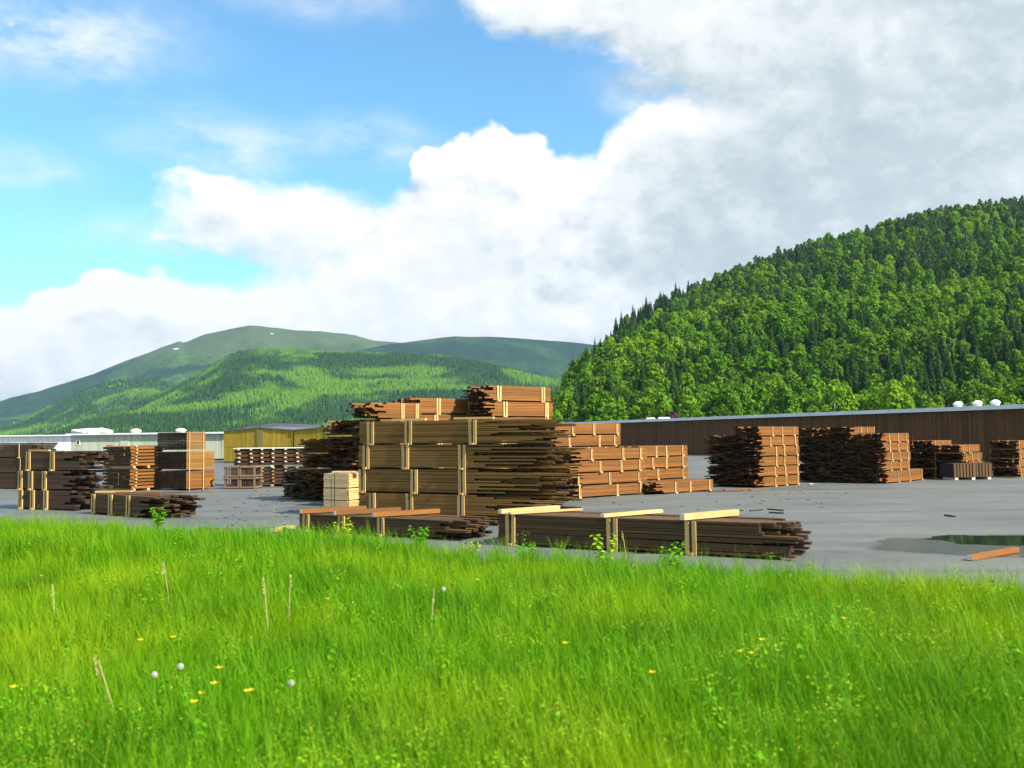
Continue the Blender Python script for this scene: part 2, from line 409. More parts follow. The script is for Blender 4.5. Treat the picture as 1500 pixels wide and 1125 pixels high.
# ------------------------------------------------------------------ hills and mountains
def vnoise(seed):
    """cheap smooth 2-D value noise"""
    r = np.random.default_rng(seed); T = r.random((64, 64))
    def f(x, y):
        x = np.asarray(x, float); y = np.asarray(y, float)
        xi = np.floor(x).astype(int); yi = np.floor(y).astype(int)
        fx = x - xi; fy = y - yi
        fx = fx * fx * (3 - 2 * fx); fy = fy * fy * (3 - 2 * fy)
        a = T[xi % 64, yi % 64]; b = T[(xi + 1) % 64, yi % 64]; c = T[xi % 64, (yi + 1) % 64]; d = T[(xi + 1) % 64, (yi + 1) % 64]
        return (a * (1 - fx) + b * fx) * (1 - fy) + (c * (1 - fx) + d * fx) * fy - 0.5
    return f
def fbm(f, x, y, o=5):
    s = 0; a = 1.0
    for i in range(o):
        s = s + a * f(x * 2 ** i + 17 * i, y * 2 ** i + 31 * i); a *= 0.5
    return s

class Hill:
    """a ridge with its own distance and slopes; heights come from the angle at which its crest is seen"""
    def __init__(s, crest, d_front, d_crest, d_back, power, nz, nscale, seed, drop=0.0, spurs=0.0):
        s.px = np.array([c[0] for c in crest], float)
        s.k = np.array([ray(c[0], c[1]).x / ray(c[0], c[1]).y for c in crest])
        s.e = np.array([ray(c[0], c[1]).z / ray(c[0], c[1]).y for c in crest])
        s.df, s.dc, s.db, s.p, s.nz, s.ns, s.drop, s.spurs = d_front, d_crest, d_back, power, nz, nscale, drop, spurs
        s.f = vnoise(seed)
    def z(s, k, d):
        k = np.asarray(k, float); d = np.asarray(d, float)
        e = np.interp(k, s.k, s.e)
        dc = s.dc
        t = np.clip((d - s.df) / (dc - s.df), 0, 1)
        zr = np.maximum(CAMZ + e * dc - s.drop, 0)
        zz = zr * t ** s.p * (d / dc) ** 0.0
        back = np.clip((d - dc) / (s.db - dc), 0, 1)
        zz = zz * (1 - back ** 1.4)
        env = np.clip(t * 3, 0, 1) * np.clip((1 - t) * 4 + 0.25, 0.25, 1)
        x = k * d
        zz = zz + s.nz * env * fbm(s.f, x / s.ns, d / s.ns) * np.clip(zr / 40, 0, 1)
        if s.spurs: zz = zz + s.spurs * env * (1 - t) * np.abs(s.f(x / (s.ns * 1.3) + 5, d / (s.ns * 5))) * np.clip(zr / 40, 0, 1)
        return zz - 0.5
    def mesh(s, name, mat, nk, nd):
        k = np.linspace(s.k[0], s.k[-1], nk); d = np.concatenate([np.linspace(s.df, s.dc, nd), np.linspace(s.dc, s.db, nd // 3)[1:]])
        K, Dd = np.meshgrid(k, d); Z = s.z(K, Dd)
        V = np.stack([K * Dd, Dd, Z], -1).reshape(-1, 3)
        F = [(i * nk + j, i * nk + j + 1, (i + 1) * nk + j + 1, (i + 1) * nk + j) for i in range(len(d) - 1) for j in range(nk - 1)]
        o = mesh_obj(name, V.tolist(), F, mat, smooth=True); tag(o, kind='structure'); return o

def hill_mat(name, dark, light, rock, tree_line, patch, fine, snow=(), rock_w=60):
    m, k, b, o = new_mat(name)
    tc = k.n('ShaderNodeTexCoord'); P = tc.outputs['Object']
    sp = k.n('ShaderNodeSeparateXYZ'); k.l(P, sp.inputs[0])
    a = k.noise(P, 1 / patch, 4, .55, .6); f = k.noise(k.vec('MULTIPLY', P, (1, 1, .5)), 1 / fine, 5, .7)
    c = k.mix(k.mapr(a, .44, .56, 0, 1, True), dark, light)  # darker and lighter woodland; the dark patches also paint in cloud shadow
    c = k.mix(k.mapr(f, .35, .65, .75, 0), c, tuple(q * .35 for q in dark))
    if rock:
        hgt = k.math('ADD', sp.outputs[2], k.math('MULTIPLY', k.math('SUBTRACT', k.noise(P, 1 / (patch * .6), 5, .65), .5), rock_w * 4))
        c = k.mix(k.mapr(hgt, tree_line, tree_line + rock_w, 0, .9, True), c, k.mix(f, tuple(q * .6 for q in rock), rock))
    for (p, rx, rz) in snow:
        q = k.vec('MULTIPLY', k.vec('SUBTRACT', P, p), (1 / rx, 1 / (rx * 3), 1 / rz))
        dd = k.math('ADD', k.vec('LENGTH', q), k.math('MULTIPLY', k.math('SUBTRACT', k.noise(P, .03, 4, .6), .5), 1.5))
        c = k.mix(k.mapr(dd, .8, .95, 1, 0), c, (.50, .53, .55))
    k.l(c, b.inputs['Base Color']); b.inputs['Roughness'].default_value = .95; b.inputs['Specular IOR Level'].default_value = .1
    bp = k.n('ShaderNodeBump'); bp.inputs['Strength'].default_value = .9; bp.inputs['Distance'].default_value = fine * .35
    k.l(f, bp.inputs['Height']); k.l(bp.outputs[0], b.inputs['Normal'])
    return m

FAR = Hill([(-400, 660), (-150, 622), (0, 590), (60, 575), (150, 543), (215, 519), (262, 501), (270, 503), (300, 491), (340, 482), (365, 477), (385, 478), (430, 484), (470, 485), (520, 491), (545, 498), (600, 506), (700, 512), (900, 530), (1100, 560)],
           2700, 4300, 5600, 1.1, 95, 420, 3, spurs=170)
RIDGE = Hill([(430, 560), (480, 535), (520, 515), (560, 507), (600, 502), (640, 496), (665, 492), (720, 494), (800, 499), (850, 503), (880, 507), (960, 516), (1100, 540), (1400, 600)],
             2500, 3700, 4700, 1.15, 45, 380, 5, spurs=60)
LEFT = Hill([(-300, 655), (0, 628), (40, 612), (80, 592), (120, 573), (160, 561), (200, 555), (225, 556), (250, 562), (320, 590), (420, 640)],
            1900, 2700, 3300, 1.0, 25, 300, 8)
MID = Hill([(20, 650), (60, 635), (150, 607), (230, 577), (270, 556), (300, 540), (330, 521), (350, 513), (380, 509), (420, 509), (500, 514), (560, 514), (640, 518), (690, 526), (750, 541), (850, 565), (1000, 600)],
           1300, 2200, 2900, 1.0, 34, 260, 12, drop=8, spurs=70)
LOW = Hill([(-200, 655), (30, 645), (60, 640), (110, 630), (150, 624), (220, 617), (300, 613), (420, 622), (520, 628), (700, 628), (850, 630), (1100, 640)],
           900, 1150, 1500, .8, 8, 120, 15, drop=9)
snow = [(AT(258, 512, 0), 0, 0)] if False else []
def on_hill(h, px, py):
    r = ray(px, py); k = r.x / r.y
    for d in np.linspace(h.df + 50, h.dc, 400):
        if h.z(k, d) >= CAMZ + r.z / r.y * d: return (k * d, d, float(h.z(k, d)))
    return (k * h.dc, h.dc, float(h.z(k, h.dc)))
snow = [(on_hill(FAR, 258, 511), 15, 4), (on_hill(FAR, 398, 489), 8, 2.6)]
M['far'] = hill_mat('mountain_far', (.016, .052, .018), (.058, .128, .026), (.072, .108, .042), 330, 420, 26, snow, 70)
M['ridge'] = hill_mat('mountain_ridge', (.012, .042, .020), (.028, .074, .022), (.06, .085, .035), 380, 380, 24, (), 50)
M['left'] = hill_mat('mountain_left', (.035, .10, .022), (.11, .24, .045), None, 0, 300, 18)
M['mid'] = hill_mat('mountain_mid', (.015, .048, .014), (.085, .185, .02), None, 0, 260, 14)
M['low'] = hill_mat('hill_low', (.018, .050, .018), (.03, .085, .02), None, 0, 120, 10)
FAR.mesh('mountain', M['far'], 260, 90)
RIDGE.mesh('mountain_ridge', M['ridge'], 160, 60)
LEFT.mesh('mountain_spur', M['left'], 160, 60)
MID.mesh('forest_hill', M['mid'], 240, 90)
LOW.mesh('low_hill', M['low'], 160, 30)

HILL = Hill([(700, 655), (780, 640), (812, 622), (835, 578), (850, 552), (872, 530), (890, 515), (905, 497), (930, 477), (960, 459), (1010, 443), (1080, 418), (1140, 393), (1200, 373), (1260, 357), (1330, 338), (1400, 322), (1500, 305), (1620, 280), (1800, 255), (2100, 230)],
            265, 640, 900, 0.95, 16, 85, 21, drop=0)
m, k, b, o = new_mat('forest_floor')
tc = k.n('ShaderNodeTexCoord')
k.l(k.mix(k.noise(tc.outputs['Object'], .2, 5, .6), (.02, .05, .008), (.05, .11, .015)), b.inputs['Base Color']); b.inputs['Roughness'].default_value = .95
M['floor'] = m
HILL.mesh('wooded_hill', M['floor'], 200, 90)

# grey gravel bank behind the yellow hall
gb = []
GB = Hill([(330, 645), (345, 630), (360, 622), (400, 616), (450, 618), (500, 621), (560, 632), (600, 645)], 170, 200, 240, 1.0, 1.5, 12, 33)
M['gravel'] = plain_mat('gravel_bank', (.045, .052, .058), .9, var=.35, scale=.25)
o = GB.mesh('gravel_bank', M['gravel'], 60, 16)

# ------------------------------------------------------------------ trees
def leaf_quad(mb, c, n, s, r):
    n = Vector(n).normalized(); a = n.orthogonal().normalized(); b = n.cross(a)
    th = r.random() * 6.283; ca, sa = math.cos(th), math.sin(th)
    u = (a * ca + b * sa) * s; v = (b * ca - a * sa) * s * (0.55 + .4 * r.random())
    c = Vector(c); bend = n * s * .25
    mb.quad(tuple(c - u), tuple(c - v + bend), tuple(c + u), tuple(c + v + bend))

def broadleaf(seed, h, w, nclump, per, leaf):
    """trunk with limbs, and a crown of leaf clumps with gaps between them; unit metres"""
    r = random.Random(seed); tr = MB(); cr = MB()
    base = h * .16
    lean = Vector((r.uniform(-.04, .04), r.uniform(-.04, .04), 0)) * h
    tr.tube([(0, 0, -.4), (lean.x * .2, lean.y * .2, h * .3), (lean.x * .6, lean.y * .6, h * .62), (lean.x, lean.y, h * .93)], [h * .022, h * .017, h * .010, h * .003], 6)
    for i in range(nclump):
        t = (i + .5) / nclump; zz = base + (h - base) * (t ** .9)
        prof = math.sin(min(1, (t * .93 + .07)) * math.pi) ** .6 * (1.0 - .30 * t)
        th = i * 2.4 + r.uniform(-.5, .5); rr = w * .5 * prof * r.uniform(.45, 1.0)
        c = Vector((lean.x * t + math.cos(th) * rr, lean.y * t + math.sin(th) * rr, zz))
        cs = w * r.uniform(.13, .23) * (1.1 - .35 * t)
        if i % 2 == 0:
            z0 = zz - h * r.uniform(.08, .16)
            tr.tube([(lean.x * t * .9, lean.y * t * .9, max(z0, h * .1)), tuple(c * .6 + Vector((0, 0, zz * .4 - .02 * h)))], [h * .007, h * .003], 4, cap=False)
        for j in range(per):
            d = Vector((r.gauss(0, 1), r.gauss(0, 1), r.gauss(0, 1) + .25)).normalized()
            p = c + Vector((d.x * cs, d.y * cs, d.z * cs * .85)) * r.uniform(.55, 1.08)
            n = (d + Vector((r.uniform(-.6, .6), r.uniform(-.6, .6), r.uniform(-.2, .8))))
            leaf_quad(cr, p, n, leaf * r.uniform(.7, 1.4), r)
    return tr, cr

def conifer(seed, h, w, tiers):
    r = random.Random(seed); tr = MB(); cr = MB()
    tr.tube([(0, 0, -.4), (0, 0, h * .5), (0, 0, h)], [h * .018, h * .011, h * .002], 6)
    for i in range(tiers):
        t = i / (tiers - 1); z = h * (.07 + .91 * t)
        rad = w * .5 * (1 - t) ** .85 * r.uniform(.8, 1.15) + .12
        nb = max(5, int(12 * (1 - t) + 5)); ph = r.random() * 6.28
        for j in range(nb):
            th = ph + 2 * math.pi * (j + r.uniform(-.25, .25)) / nb
            L = rad * r.uniform(.75, 1.15); dr = L * r.uniform(.25, .5); wd = L * .36 + .22
            u = Vector((math.cos(th), math.sin(th), 0)); v = Vector((-math.sin(th), math.cos(th), 0))
            a = Vector((0, 0, z + .03 * h * (1 - t))); m1 = a + u * L * .55 - Vector((0, 0, dr * .35)); e = a + u * L - Vector((0, 0, dr))
            cr.quad(tuple(a - v * .05), tuple(m1 - v * wd), tuple(e), tuple(m1 + v * wd))
            cr.quad(tuple(a + u * L * .2), tuple(m1 - v * wd * .7 - Vector((0, 0, wd * .9))), tuple(e - Vector((0, 0, wd * .4))), tuple(m1 + v * wd * .6 - Vector((0, 0, wd * .7))))
    return tr, cr

M['bark'] = plain_mat('bark', (.16, .14, .11), .9, var=.4, scale=4)
M['birchbark'] = plain_mat('birch_bark', (.45, .44, .40), .8, var=.4, scale=6)
M['leaf'] = leaf_mat('birch_leaves', (.042, .132, .004), (.145, .315, .007), .30, .03, (.20, .355, .008))
M['needle'] = leaf_mat('spruce_needles', (.022, .064, .010), (.046, .115, .014), .15, .02)
M['pine'] = leaf_mat('pine_needles', (.032, .080, .016), (.065, .135, .022), .15, .02)
M['copper'] = leaf_mat('copper_leaves', (.045, .016, .022), (.075, .028, .035), .15)

def to_mesh(mb, name, mat):
    me = bpy.data.meshes.new(name); me.from_pydata(mb.v, [], mb.f); me.update(); me.materials.append(mat); return me
TREES = {'broad': [], 'spruce': [], 'pine': []}
for i in range(5):
    t, c = broadleaf(50 + i, 10.5 + i * .7, 6.8 + (i % 3) * .8, 30, 44, .38)
    TREES['broad'].append((to_mesh(t, 'trunk', M['birchbark'] if i < 3 else M['bark']), to_mesh(c, 'crown', M['leaf'])))
for i in range(3):
    t, c = conifer(80 + i, 15 + i * 1.5, 5.6 + .4 * i, 24)
    TREES['spruce'].append((to_mesh(t, 'trunk', M['bark']), to_mesh(c, 'crown', M['needle'])))
for i in range(3):
    t, c = broadleaf(120 + i, 13 + i, 5.6, 24, 40, .34)
    TREES['pine'].append((to_mesh(t, 'trunk', M['bark']), to_mesh(c, 'crown', M['pine'])))

def joined(pair, name):
    """one mesh of trunk and crown, for the far mass of the wood"""
    bm = bmesh.new()
    bm.from_mesh(pair[0]); n0 = len(bm.faces); bm.from_mesh(pair[1]); bm.faces.ensure_lookup_table()
    for f in bm.faces[n0:]: f.material_index = 1
    me = bpy.data.meshes.new(name); bm.to_mesh(me); bm.free()
    me.materials.append(pair[0].materials[0]); me.materials.append(pair[1].materials[0]); return me

def scatter(name, sources, pts, rot, scl, idx, mat=None):
    """one object whose points carry copies of the source meshes (geometry nodes)"""
    src = bpy.data.collections.new(name + '_sources')
    for i, me in enumerate(sources):
        src.objects.link(bpy.data.objects.new('%s_src_%02d' % (name, i), me))
    me = bpy.data.meshes.new(name); me.from_pydata([tuple(p) for p in pts], [], [])
    def attr(nm, typ, key, arr):
        a = me.attributes.new(nm, typ, 'POINT'); a.data.foreach_set(key, np.ascontiguousarray(arr).ravel())
    attr('rot', 'FLOAT_VECTOR', 'vector', np.asarray(rot, np.float32))
    attr('scl', 'FLOAT_VECTOR', 'vector', np.asarray(scl, np.float32))
    attr('idx', 'INT', 'value', np.asarray(idx, np.int32))
    o = bpy.data.objects.new(name, me); COL.objects.link(o)
    ng = bpy.data.node_groups.new(name + '_nodes', 'GeometryNodeTree')
    ng.interface.new_socket('Geometry', in_out='INPUT', socket_type='NodeSocketGeometry')
    ng.interface.new_socket('Geometry', in_out='OUTPUT', socket_type='NodeSocketGeometry')
    N = ng.nodes; gi = N.new('NodeGroupInput'); go = N.new('NodeGroupOutput')
    ci = N.new('GeometryNodeCollectionInfo'); ci.inputs['Collection'].default_value = src
    ci.inputs['Separate Children'].default_value = True; ci.inputs['Reset Children'].default_value = True
    ip = N.new('GeometryNodeInstanceOnPoints'); ip.inputs['Pick Instance'].default_value = True
    def na(nm, dt):
        q = N.new('GeometryNodeInputNamedAttribute'); q.data_type = dt; q.inputs['Name'].default_value = nm
        return [s for s in q.outputs if s.enabled][0]
    ng.links.new(gi.outputs[0], ip.inputs['Points']); ng.links.new(ci.outputs[0], ip.inputs['Instance'])
    ng.links.new(na('idx', 'INT'), ip.inputs['Instance Index']); ng.links.new(na('rot', 'FLOAT_VECTOR'), ip.inputs['Rotation'])
    ng.links.new(na('scl', 'FLOAT_VECTOR'), ip.inputs['Scale']); ng.links.new(ip.outputs[0], go.inputs[0])
    md = o.modifiers.new('scatter', 'NODES'); md.node_group = ng
    tag(o, kind='stuff'); return o

def plant_hill():
    r = random.Random(5); f = vnoise(77)
    spots = []
    d = 236.0
    while d < 690:
        step = 4.1 + (d - 236) * .0028
        k0, k1 = HILL.k[1], ray(1720, 600).x / ray(1720, 600).y
        n = int((k1 - k0) * d / step)
        for i in range(n):
            kk = k0 + (k1 - k0) * (i + r.random()) / n; dd = d + r.uniform(-.5, .5) * step
            x = kk * dd; z = float(HILL.z(kk, dd)) if dd > HILL.df else 0.0
            if kk < HILL.k[2] and r.random() < .5: continue
            t = (dd - HILL.df) / (HILL.dc - HILL.df)
            sp = .9 * float(f(x / 30, dd / 26)) + .34 * r.uniform(-1, 1)
            up = max(0, t - .45) * 1.0 + .30 * max(0, (kk - .25)) * 2
            if t < .04: kind = 'broad' if (sp < .42) else 'spruce'
            elif sp + up * .55 > .17: kind = 'pine' if (t > .42 and not (kk < .19 and r.random() < .7)) else 'spruce'
            else: kind = 'broad'
            spots.append((dd, x, z, kind, kk))
        d += step * .92
    spots.sort()
    seen = {'broad': 0, 'spruce': 0, 'pine': 0}
    lim = {'broad': 300, 'spruce': 110, 'pine': 0}
    lab = {'broad': 'light green leafy tree in the lower wood behind the long brown hall', 'spruce': 'dark pointed spruce among leafy trees at the foot of the wooded hill'}
    rest = []
    kmin, kmax = ray(806, 600).x / ray(806, 600).y, ray(1506, 600).x / ray(1506, 600).y
    for (dd, x, z, kind, kk) in spots:
        i = r.randrange(len(TREES[kind])); s = (.48 + .55 * r.random() ** 1.5) * (1.05 if kind == 'broad' else 1.0)
        if kind == 'pine': s *= .9
        rz = r.random() * 6.28
        if seen[kind] < lim[kind] and kmin < kk < kmax:
            seen[kind] += 1
            e = empty('birch_tree' if kind == 'broad' else 'spruce_tree', (x, dd, z), rz); e.scale = (s, s, s * r.uniform(.9, 1.15))
            tag(e, lab[kind], 'tree', 'leafy trees at the foot of the hill' if kind == 'broad' else 'spruces at the foot of the hill')
            link('trunk', TREES[kind][i][0], None, e); link('crown', TREES[kind][i][1], None, e)
        else:
            rest.append((x, dd, z, rz, s, {'broad': 0, 'spruce': 5, 'pine': 8}[kind] + i))
    src = [joined(p, 'wood_tree') for kk in ('broad', 'spruce', 'pine') for p in TREES[kk]]
    o = scatter('hillside_wood', src, [q[:3] for q in rest], [(0, 0, q[3]) for q in rest], [(q[4], q[4], q[4] * 1.05) for q in rest], [q[5] for q in rest])
    tag(o, 'mixed green wood of leafy trees and conifers covering the steep hillside', 'wood')
    # the dark copper-leaved tree by the hall roof
    p = AT(985, 622, 232)
    t, c = broadleaf(400, 7.2, 6.0, 24, 40, .36)
    e = empty('copper_tree', (p.x, p.y, 0)); tag(e, 'small dark purple-leaved tree just above the hall roof', 'tree')
    link('trunk', to_mesh(t, 'trunk', M['bark']), None, e); link('crown', to_mesh(c, 'crown', M['copper']), None, e)
    print('hill trees', len(spots), seen)
plant_hill()

def plant_far():
    """spruces as small as a few pixels on the hills across the valley"""
    r = random.Random(9)
    src = []
    for i in range(3):
        mb = MB(); h = 1.0
        for t in range(3):
            z0, z1, rad = .05 + t * .27, .05 + t * .27 + .46, .26 * (1 - t * .27)
            n = len(mb.v); sd = 6
            for j in range(sd):
                th = 6.283 * j / sd + t; q = rad * r.uniform(.7, 1.15)
                mb.v.append((q * math.cos(th), q * math.sin(th), z0 + r.uniform(-.05, .05)))
            mb.v.append((0, 0, min(1, z1)))
            mb.f += [(n + j, n + (j + 1) % sd, n + sd) for j in range(sd)]
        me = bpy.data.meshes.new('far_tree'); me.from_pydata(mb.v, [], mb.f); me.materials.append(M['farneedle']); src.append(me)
    for (h, name, lab, n, d0, d1, x0, x1, hh) in (
            (MID, 'forest', 'dense green forest on the rounded hill across the valley', 44000, 1330, 2215, 40, 900, 8.5),
            (LOW, 'forest_belt', 'dark belt of spruces on low rise behind the grey hall', 4500, 910, 1160, -20, 860, 8),
            (LEFT, 'forest', 'hazy green forest on the spur below the mountain', 12000, 1950, 2710, -40, 400, 9)):
        pts, rot, scl, idx = [], [], [], []
        k0, k1 = ray(x0, 600).x / ray(x0, 600).y, ray(x1, 600).x / ray(x1, 600).y
        kk = np.random.default_rng(4).uniform(k0, k1, n); dd = np.random.default_rng(6).uniform(d0 ** 2, d1 ** 2, n) ** .5
        zz = h.z(kk, dd)
        for kq, dq, zq in zip(kk, dd, zz):
            if zq < 2: continue
            s = hh * r.uniform(.55, 1.2)
            pts.append((kq * dq, dq, zq - .5)); rot.append((0, 0, r.random() * 6.28)); scl.append((s * 1.1, s * 1.1, s)); idx.append(r.randrange(3))
        tag(scatter(name, src, pts, rot, scl, idx), lab, 'forest')

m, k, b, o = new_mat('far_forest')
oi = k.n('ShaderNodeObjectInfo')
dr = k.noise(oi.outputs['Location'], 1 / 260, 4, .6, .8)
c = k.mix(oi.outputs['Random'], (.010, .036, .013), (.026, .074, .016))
c = k.mix(k.mapr(dr, .50, .60, 0, .85, True), c, (.090, .200, .016))  # light drifts leave dark ones between, cloud shadow painted into the forest colour
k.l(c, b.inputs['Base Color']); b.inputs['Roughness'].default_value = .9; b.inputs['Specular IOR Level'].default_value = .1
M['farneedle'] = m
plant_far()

# ------------------------------------------------------------------ buildings
def clad_mat(name, base, var=.3, rough=.8):
    m, k, b, o = new_mat(name)
    tc = k.n('ShaderNodeTexCoord'); ge = k.n('ShaderNodeNewGeometry')
    n = k.noise(k.vec('MULTIPLY', tc.outputs['Object'], (3, 3, .35)), 1.0, 5, .6)
    c = k.mix(ge.outputs['Random Per Island'], tuple(q * (1 - var) for q in base), tuple(q * (1 + var) for q in base))
    c = k.mix(k.mapr(n, .4, .7, 0, .5), c, tuple(q * .45 for q in base))
    k.l(c, b.inputs['Base Color']); b.inputs['Roughness'].default_value = rough; b.inputs['Specular IOR Level'].default_value = .25
    return m
M['brown_clad'] = clad_mat('brown_cladding', (.112, .052, .019))
M['ochre_clad'] = clad_mat('ochre_cladding', (.32, .225, .022), .16)
M['grey_clad'] = clad_mat('grey_cladding', (.38, .42, .33), .08)
M['roof_grey'] = plain_mat('roof_sheet', (.58, .62, .64), .45, 0.0, .12, .4)
M['roof_dull'] = plain_mat('dull_roof_felt', (.10, .11, .12), .85, var=.2)
M['white'] = plain_mat('white_paint', (.80, .80, .80), .5, var=.06)
M['red'] = plain_mat('red_paint', (.55, .04, .05), .5)
M['dark'] = plain_mat('dark_gap', (.02, .02, .018), .8)
M['glass'] = plain_mat('window_glass', (.03, .035, .04), .1)
M['trim'] = plain_mat('dark_trim', (.05, .03, .02), .8)

def wall_run(A, B, h, thick, bw, mat, mat_roof, name, label, cat, roof_over=.35, roof_t=.28, pitch=0.0, seam=0.02, depth=18.0):
    """long shed: wall boards with joints along A-B, the rest of the hall behind them, a flat-pitched roof"""
    A = Vector((A[0], A[1], 0)); B = Vector((B[0], B[1], 0)); L = (B - A).length
    ang = math.atan2(B.y - A.y, B.x - A.x)
    e = empty(name, A, ang); tag(e, label, cat)
    mb = MB(); mb.box(0, L, .06, depth, 0, h); core = mb.build('wall', M['trim'], e)
    mb = MB(); x = 0; r = random.Random(3)
    while x < L:
        w = min(bw * r.uniform(.9, 1.1), L - x); mb.box(x, x + w - seam, 0 - r.uniform(0, .012), .055, .15, h - .02); x += w
    c = mb.build('cladding', mat, e); tag(c, kind='stuff')
    mb = MB()
    v = [(-roof_over, -roof_over, h), (L + roof_over, -roof_over, h), (L + roof_over, depth / 2, h + pitch), (-roof_over, depth / 2, h + pitch), (L + roof_over, depth + roof_over, h), (-roof_over, depth + roof_over, h)]
    n = len(v); v += [(a, b_, c_ + roof_t) for a, b_, c_ in v]
    f = [(0, 1, 2, 3), (3, 2, 4, 5), (6, 9, 8, 7), (9, 11, 10, 8), (0, 6, 7, 1), (5, 4, 10, 11), (1, 7, 8, 2), (2, 8, 10, 4), (0, 3, 9, 6), (3, 5, 11, 9)]
    mesh_obj('roof', v, f, mat_roof, e)
    return e, ang, L

# long brown hall: eaves meet the photo at (815, 620) far away and (1500, 592) near by
pa, pb = AT(812, 622, 122), AT(1500, 595, 60)
dirv = (pb - pa); pb2 = pb + dirv * .45
hb = 3.34
e, ang, L = wall_run(pa, pb2, hb, .1, .20, M['brown_clad'], M['roof_grey'], 'brown_hall', 'long low brown timber hall with pale grey roof edge below the wooded hill', 'building', roof_t=.27, pitch=.25)
HALL = e
# roof vents on the hall: things that stand on it
def dome(name, p, r_, h_, label, mat, group=None):
    mb = MB(); n = 14; rings = 6
    for i in range(rings + 1):
        a = i / rings * math.pi / 2; rr = r_ * math.cos(a) if i < rings else r_ * .03; z = h_ * .35 + h_ * .65 * math.sin(a)
        for j in range(n):
            th = 6.283 * j / n; mb.v.append((rr * math.cos(th), rr * math.sin(th), z))
    for i in range(rings):
        for j in range(n): mb.f.append((i * n + j, i * n + (j + 1) % n, (i + 1) * n + (j + 1) % n, (i + 1) * n + j))
    mb.f.append(tuple(rings * n + j for j in range(n)))
    e = empty(name, p); tag(e, label, 'roof vent', group)
    mb.build('hood', mat, e, True)
    mb = MB(); mb.tube([(0, 0, -.05), (0, 0, h_ * .36)], r_ * .8, 12); mb.build('collar', M['roof_grey'], e)
    return e
for px, lab in ((1400, 'white domed roof vent on brown hall, farthest from the picture edge'), (1431, 'white domed roof vent on brown hall, middle one of three'), (1457, 'white domed roof vent on brown hall, nearest the picture edge')):
    q = (px - 812) / (1500 - 812)
    s_ = None
    for i in range(400):
        t = i / 399 * 1.2; p = pa + dirv * t + Vector((-math.sin(ang), math.cos(ang), 0)) * 2.0
        pr = CAMROT.transposed() @ (Vector((p.x, p.y, 3.75)) - Vector((0, 0, CAMZ)))
        if CX + FPX * pr.x / -pr.z >= px: break
    dome('roof_vent', (p.x, p.y, hb + .27 + .25 * 2 / 9 + .02), .33, .38, lab, M['white'])
# two tiny white gables peeping over the hall's far end
for i, (px, lab) in enumerate(((953, 'tiny white gable seen over the far end of the brown hall'), (973, 'tiny white gable beside the purple-leaved tree'))):
    p = AT(px, 612, 190)
    e = empty('white_shed', (p.x, p.y, 0), .5 + i); tag(e, lab, 'shed')
    mb = MB(); mb.box(-.55, .55, -1.0, 1.0, 0, 4.9); mb.build('wall', M['white'], e)
    v = [(-.7, -1.1, 4.9), (.7, -1.1, 4.9), (0, -1.1, 5.5), (-.7, 1.1, 4.9), (.7, 1.1, 4.9), (0, 1.1, 5.5)]
    mesh_obj('roof', v, [(0, 1, 2), (3, 5, 4), (0, 2, 5, 3), (1, 4, 5, 2), (0, 3, 4, 1)], M['white'], e)

# grey-green hall on the other side
pa, pb = AT(104, 641, 92), AT(332, 637, 90)
e, ang, L = wall_run(pa, pb, 2.50, .1, 1.9, M['grey_clad'], M['roof_grey'], 'grey_hall', 'low grey-green hall with pale roof edge standing behind the pallet stacks', 'building', roof_t=.16, seam=.03, depth=14)
for (x0, x1, z0, z1, nm, mt) in ((.55, .95, 1.55, 2.05, 'window', 'white'), (5.0, 5.9, 0, 2.0, 'door', 'grey_clad'), (11.0, 11.9, 0, 2.0, 'door', 'grey_clad')):
    mb = MB(); mb.box(x0, x1, -.05, .01, z0, z1); w_ = mb.build(nm, M[mt], e)
    if nm == 'window':
        mb = MB(); mb.box(x0 + .07, x1 - .07, -.06, -.045, z0 + .07, z1 - .07); mb.build('pane', M['glass'], w_)
for px, lab in ((199, 'small round roof vent near the middle of grey hall'), (265, 'small round roof vent above the dark pallet column')):
    p = AT(px, 636, 94); dome('roof_vent', (p.x, p.y, 2.68), .55, .42, lab, plain_mat('vent_beige', (.55, .55, .45), .5))
# white ducts on its roof corner
p = AT(134, 633, 95)
e = empty('roof_duct', (p.x, p.y, 2.68), 0.02); tag(e, 'white ventilation ducts lying on the corner of the grey hall roof', 'duct')
mb = MB(); mb.tube([(-1.9, 0, .22), (-.2, 0, .26)], .22, 10); mb.build('pipe', M['white'], e, True)
mb = MB(); mb.box(-.15, .85, -.35, .35, .0, .52); mb.build('box_unit', M['roof_grey'], e)
mb = MB(); mb.tube([(.9, 0, .34), (2.1, 0, .14)], [.26, .12], 10); mb.build('pipe', M['white'], e, True)

# white hall end further along
pa, pb = AT(-60, 644, 110), AT(112, 641, 108)
wall_run(pa, pb, 2.55, .1, 2.2, clad_mat('white_cladding', (.72, .74, .76), .05), M['white'], 'white_hall', 'bright white low hall end between dark stacks at the picture edge', 'building', roof_t=.12, seam=.03, depth=12)

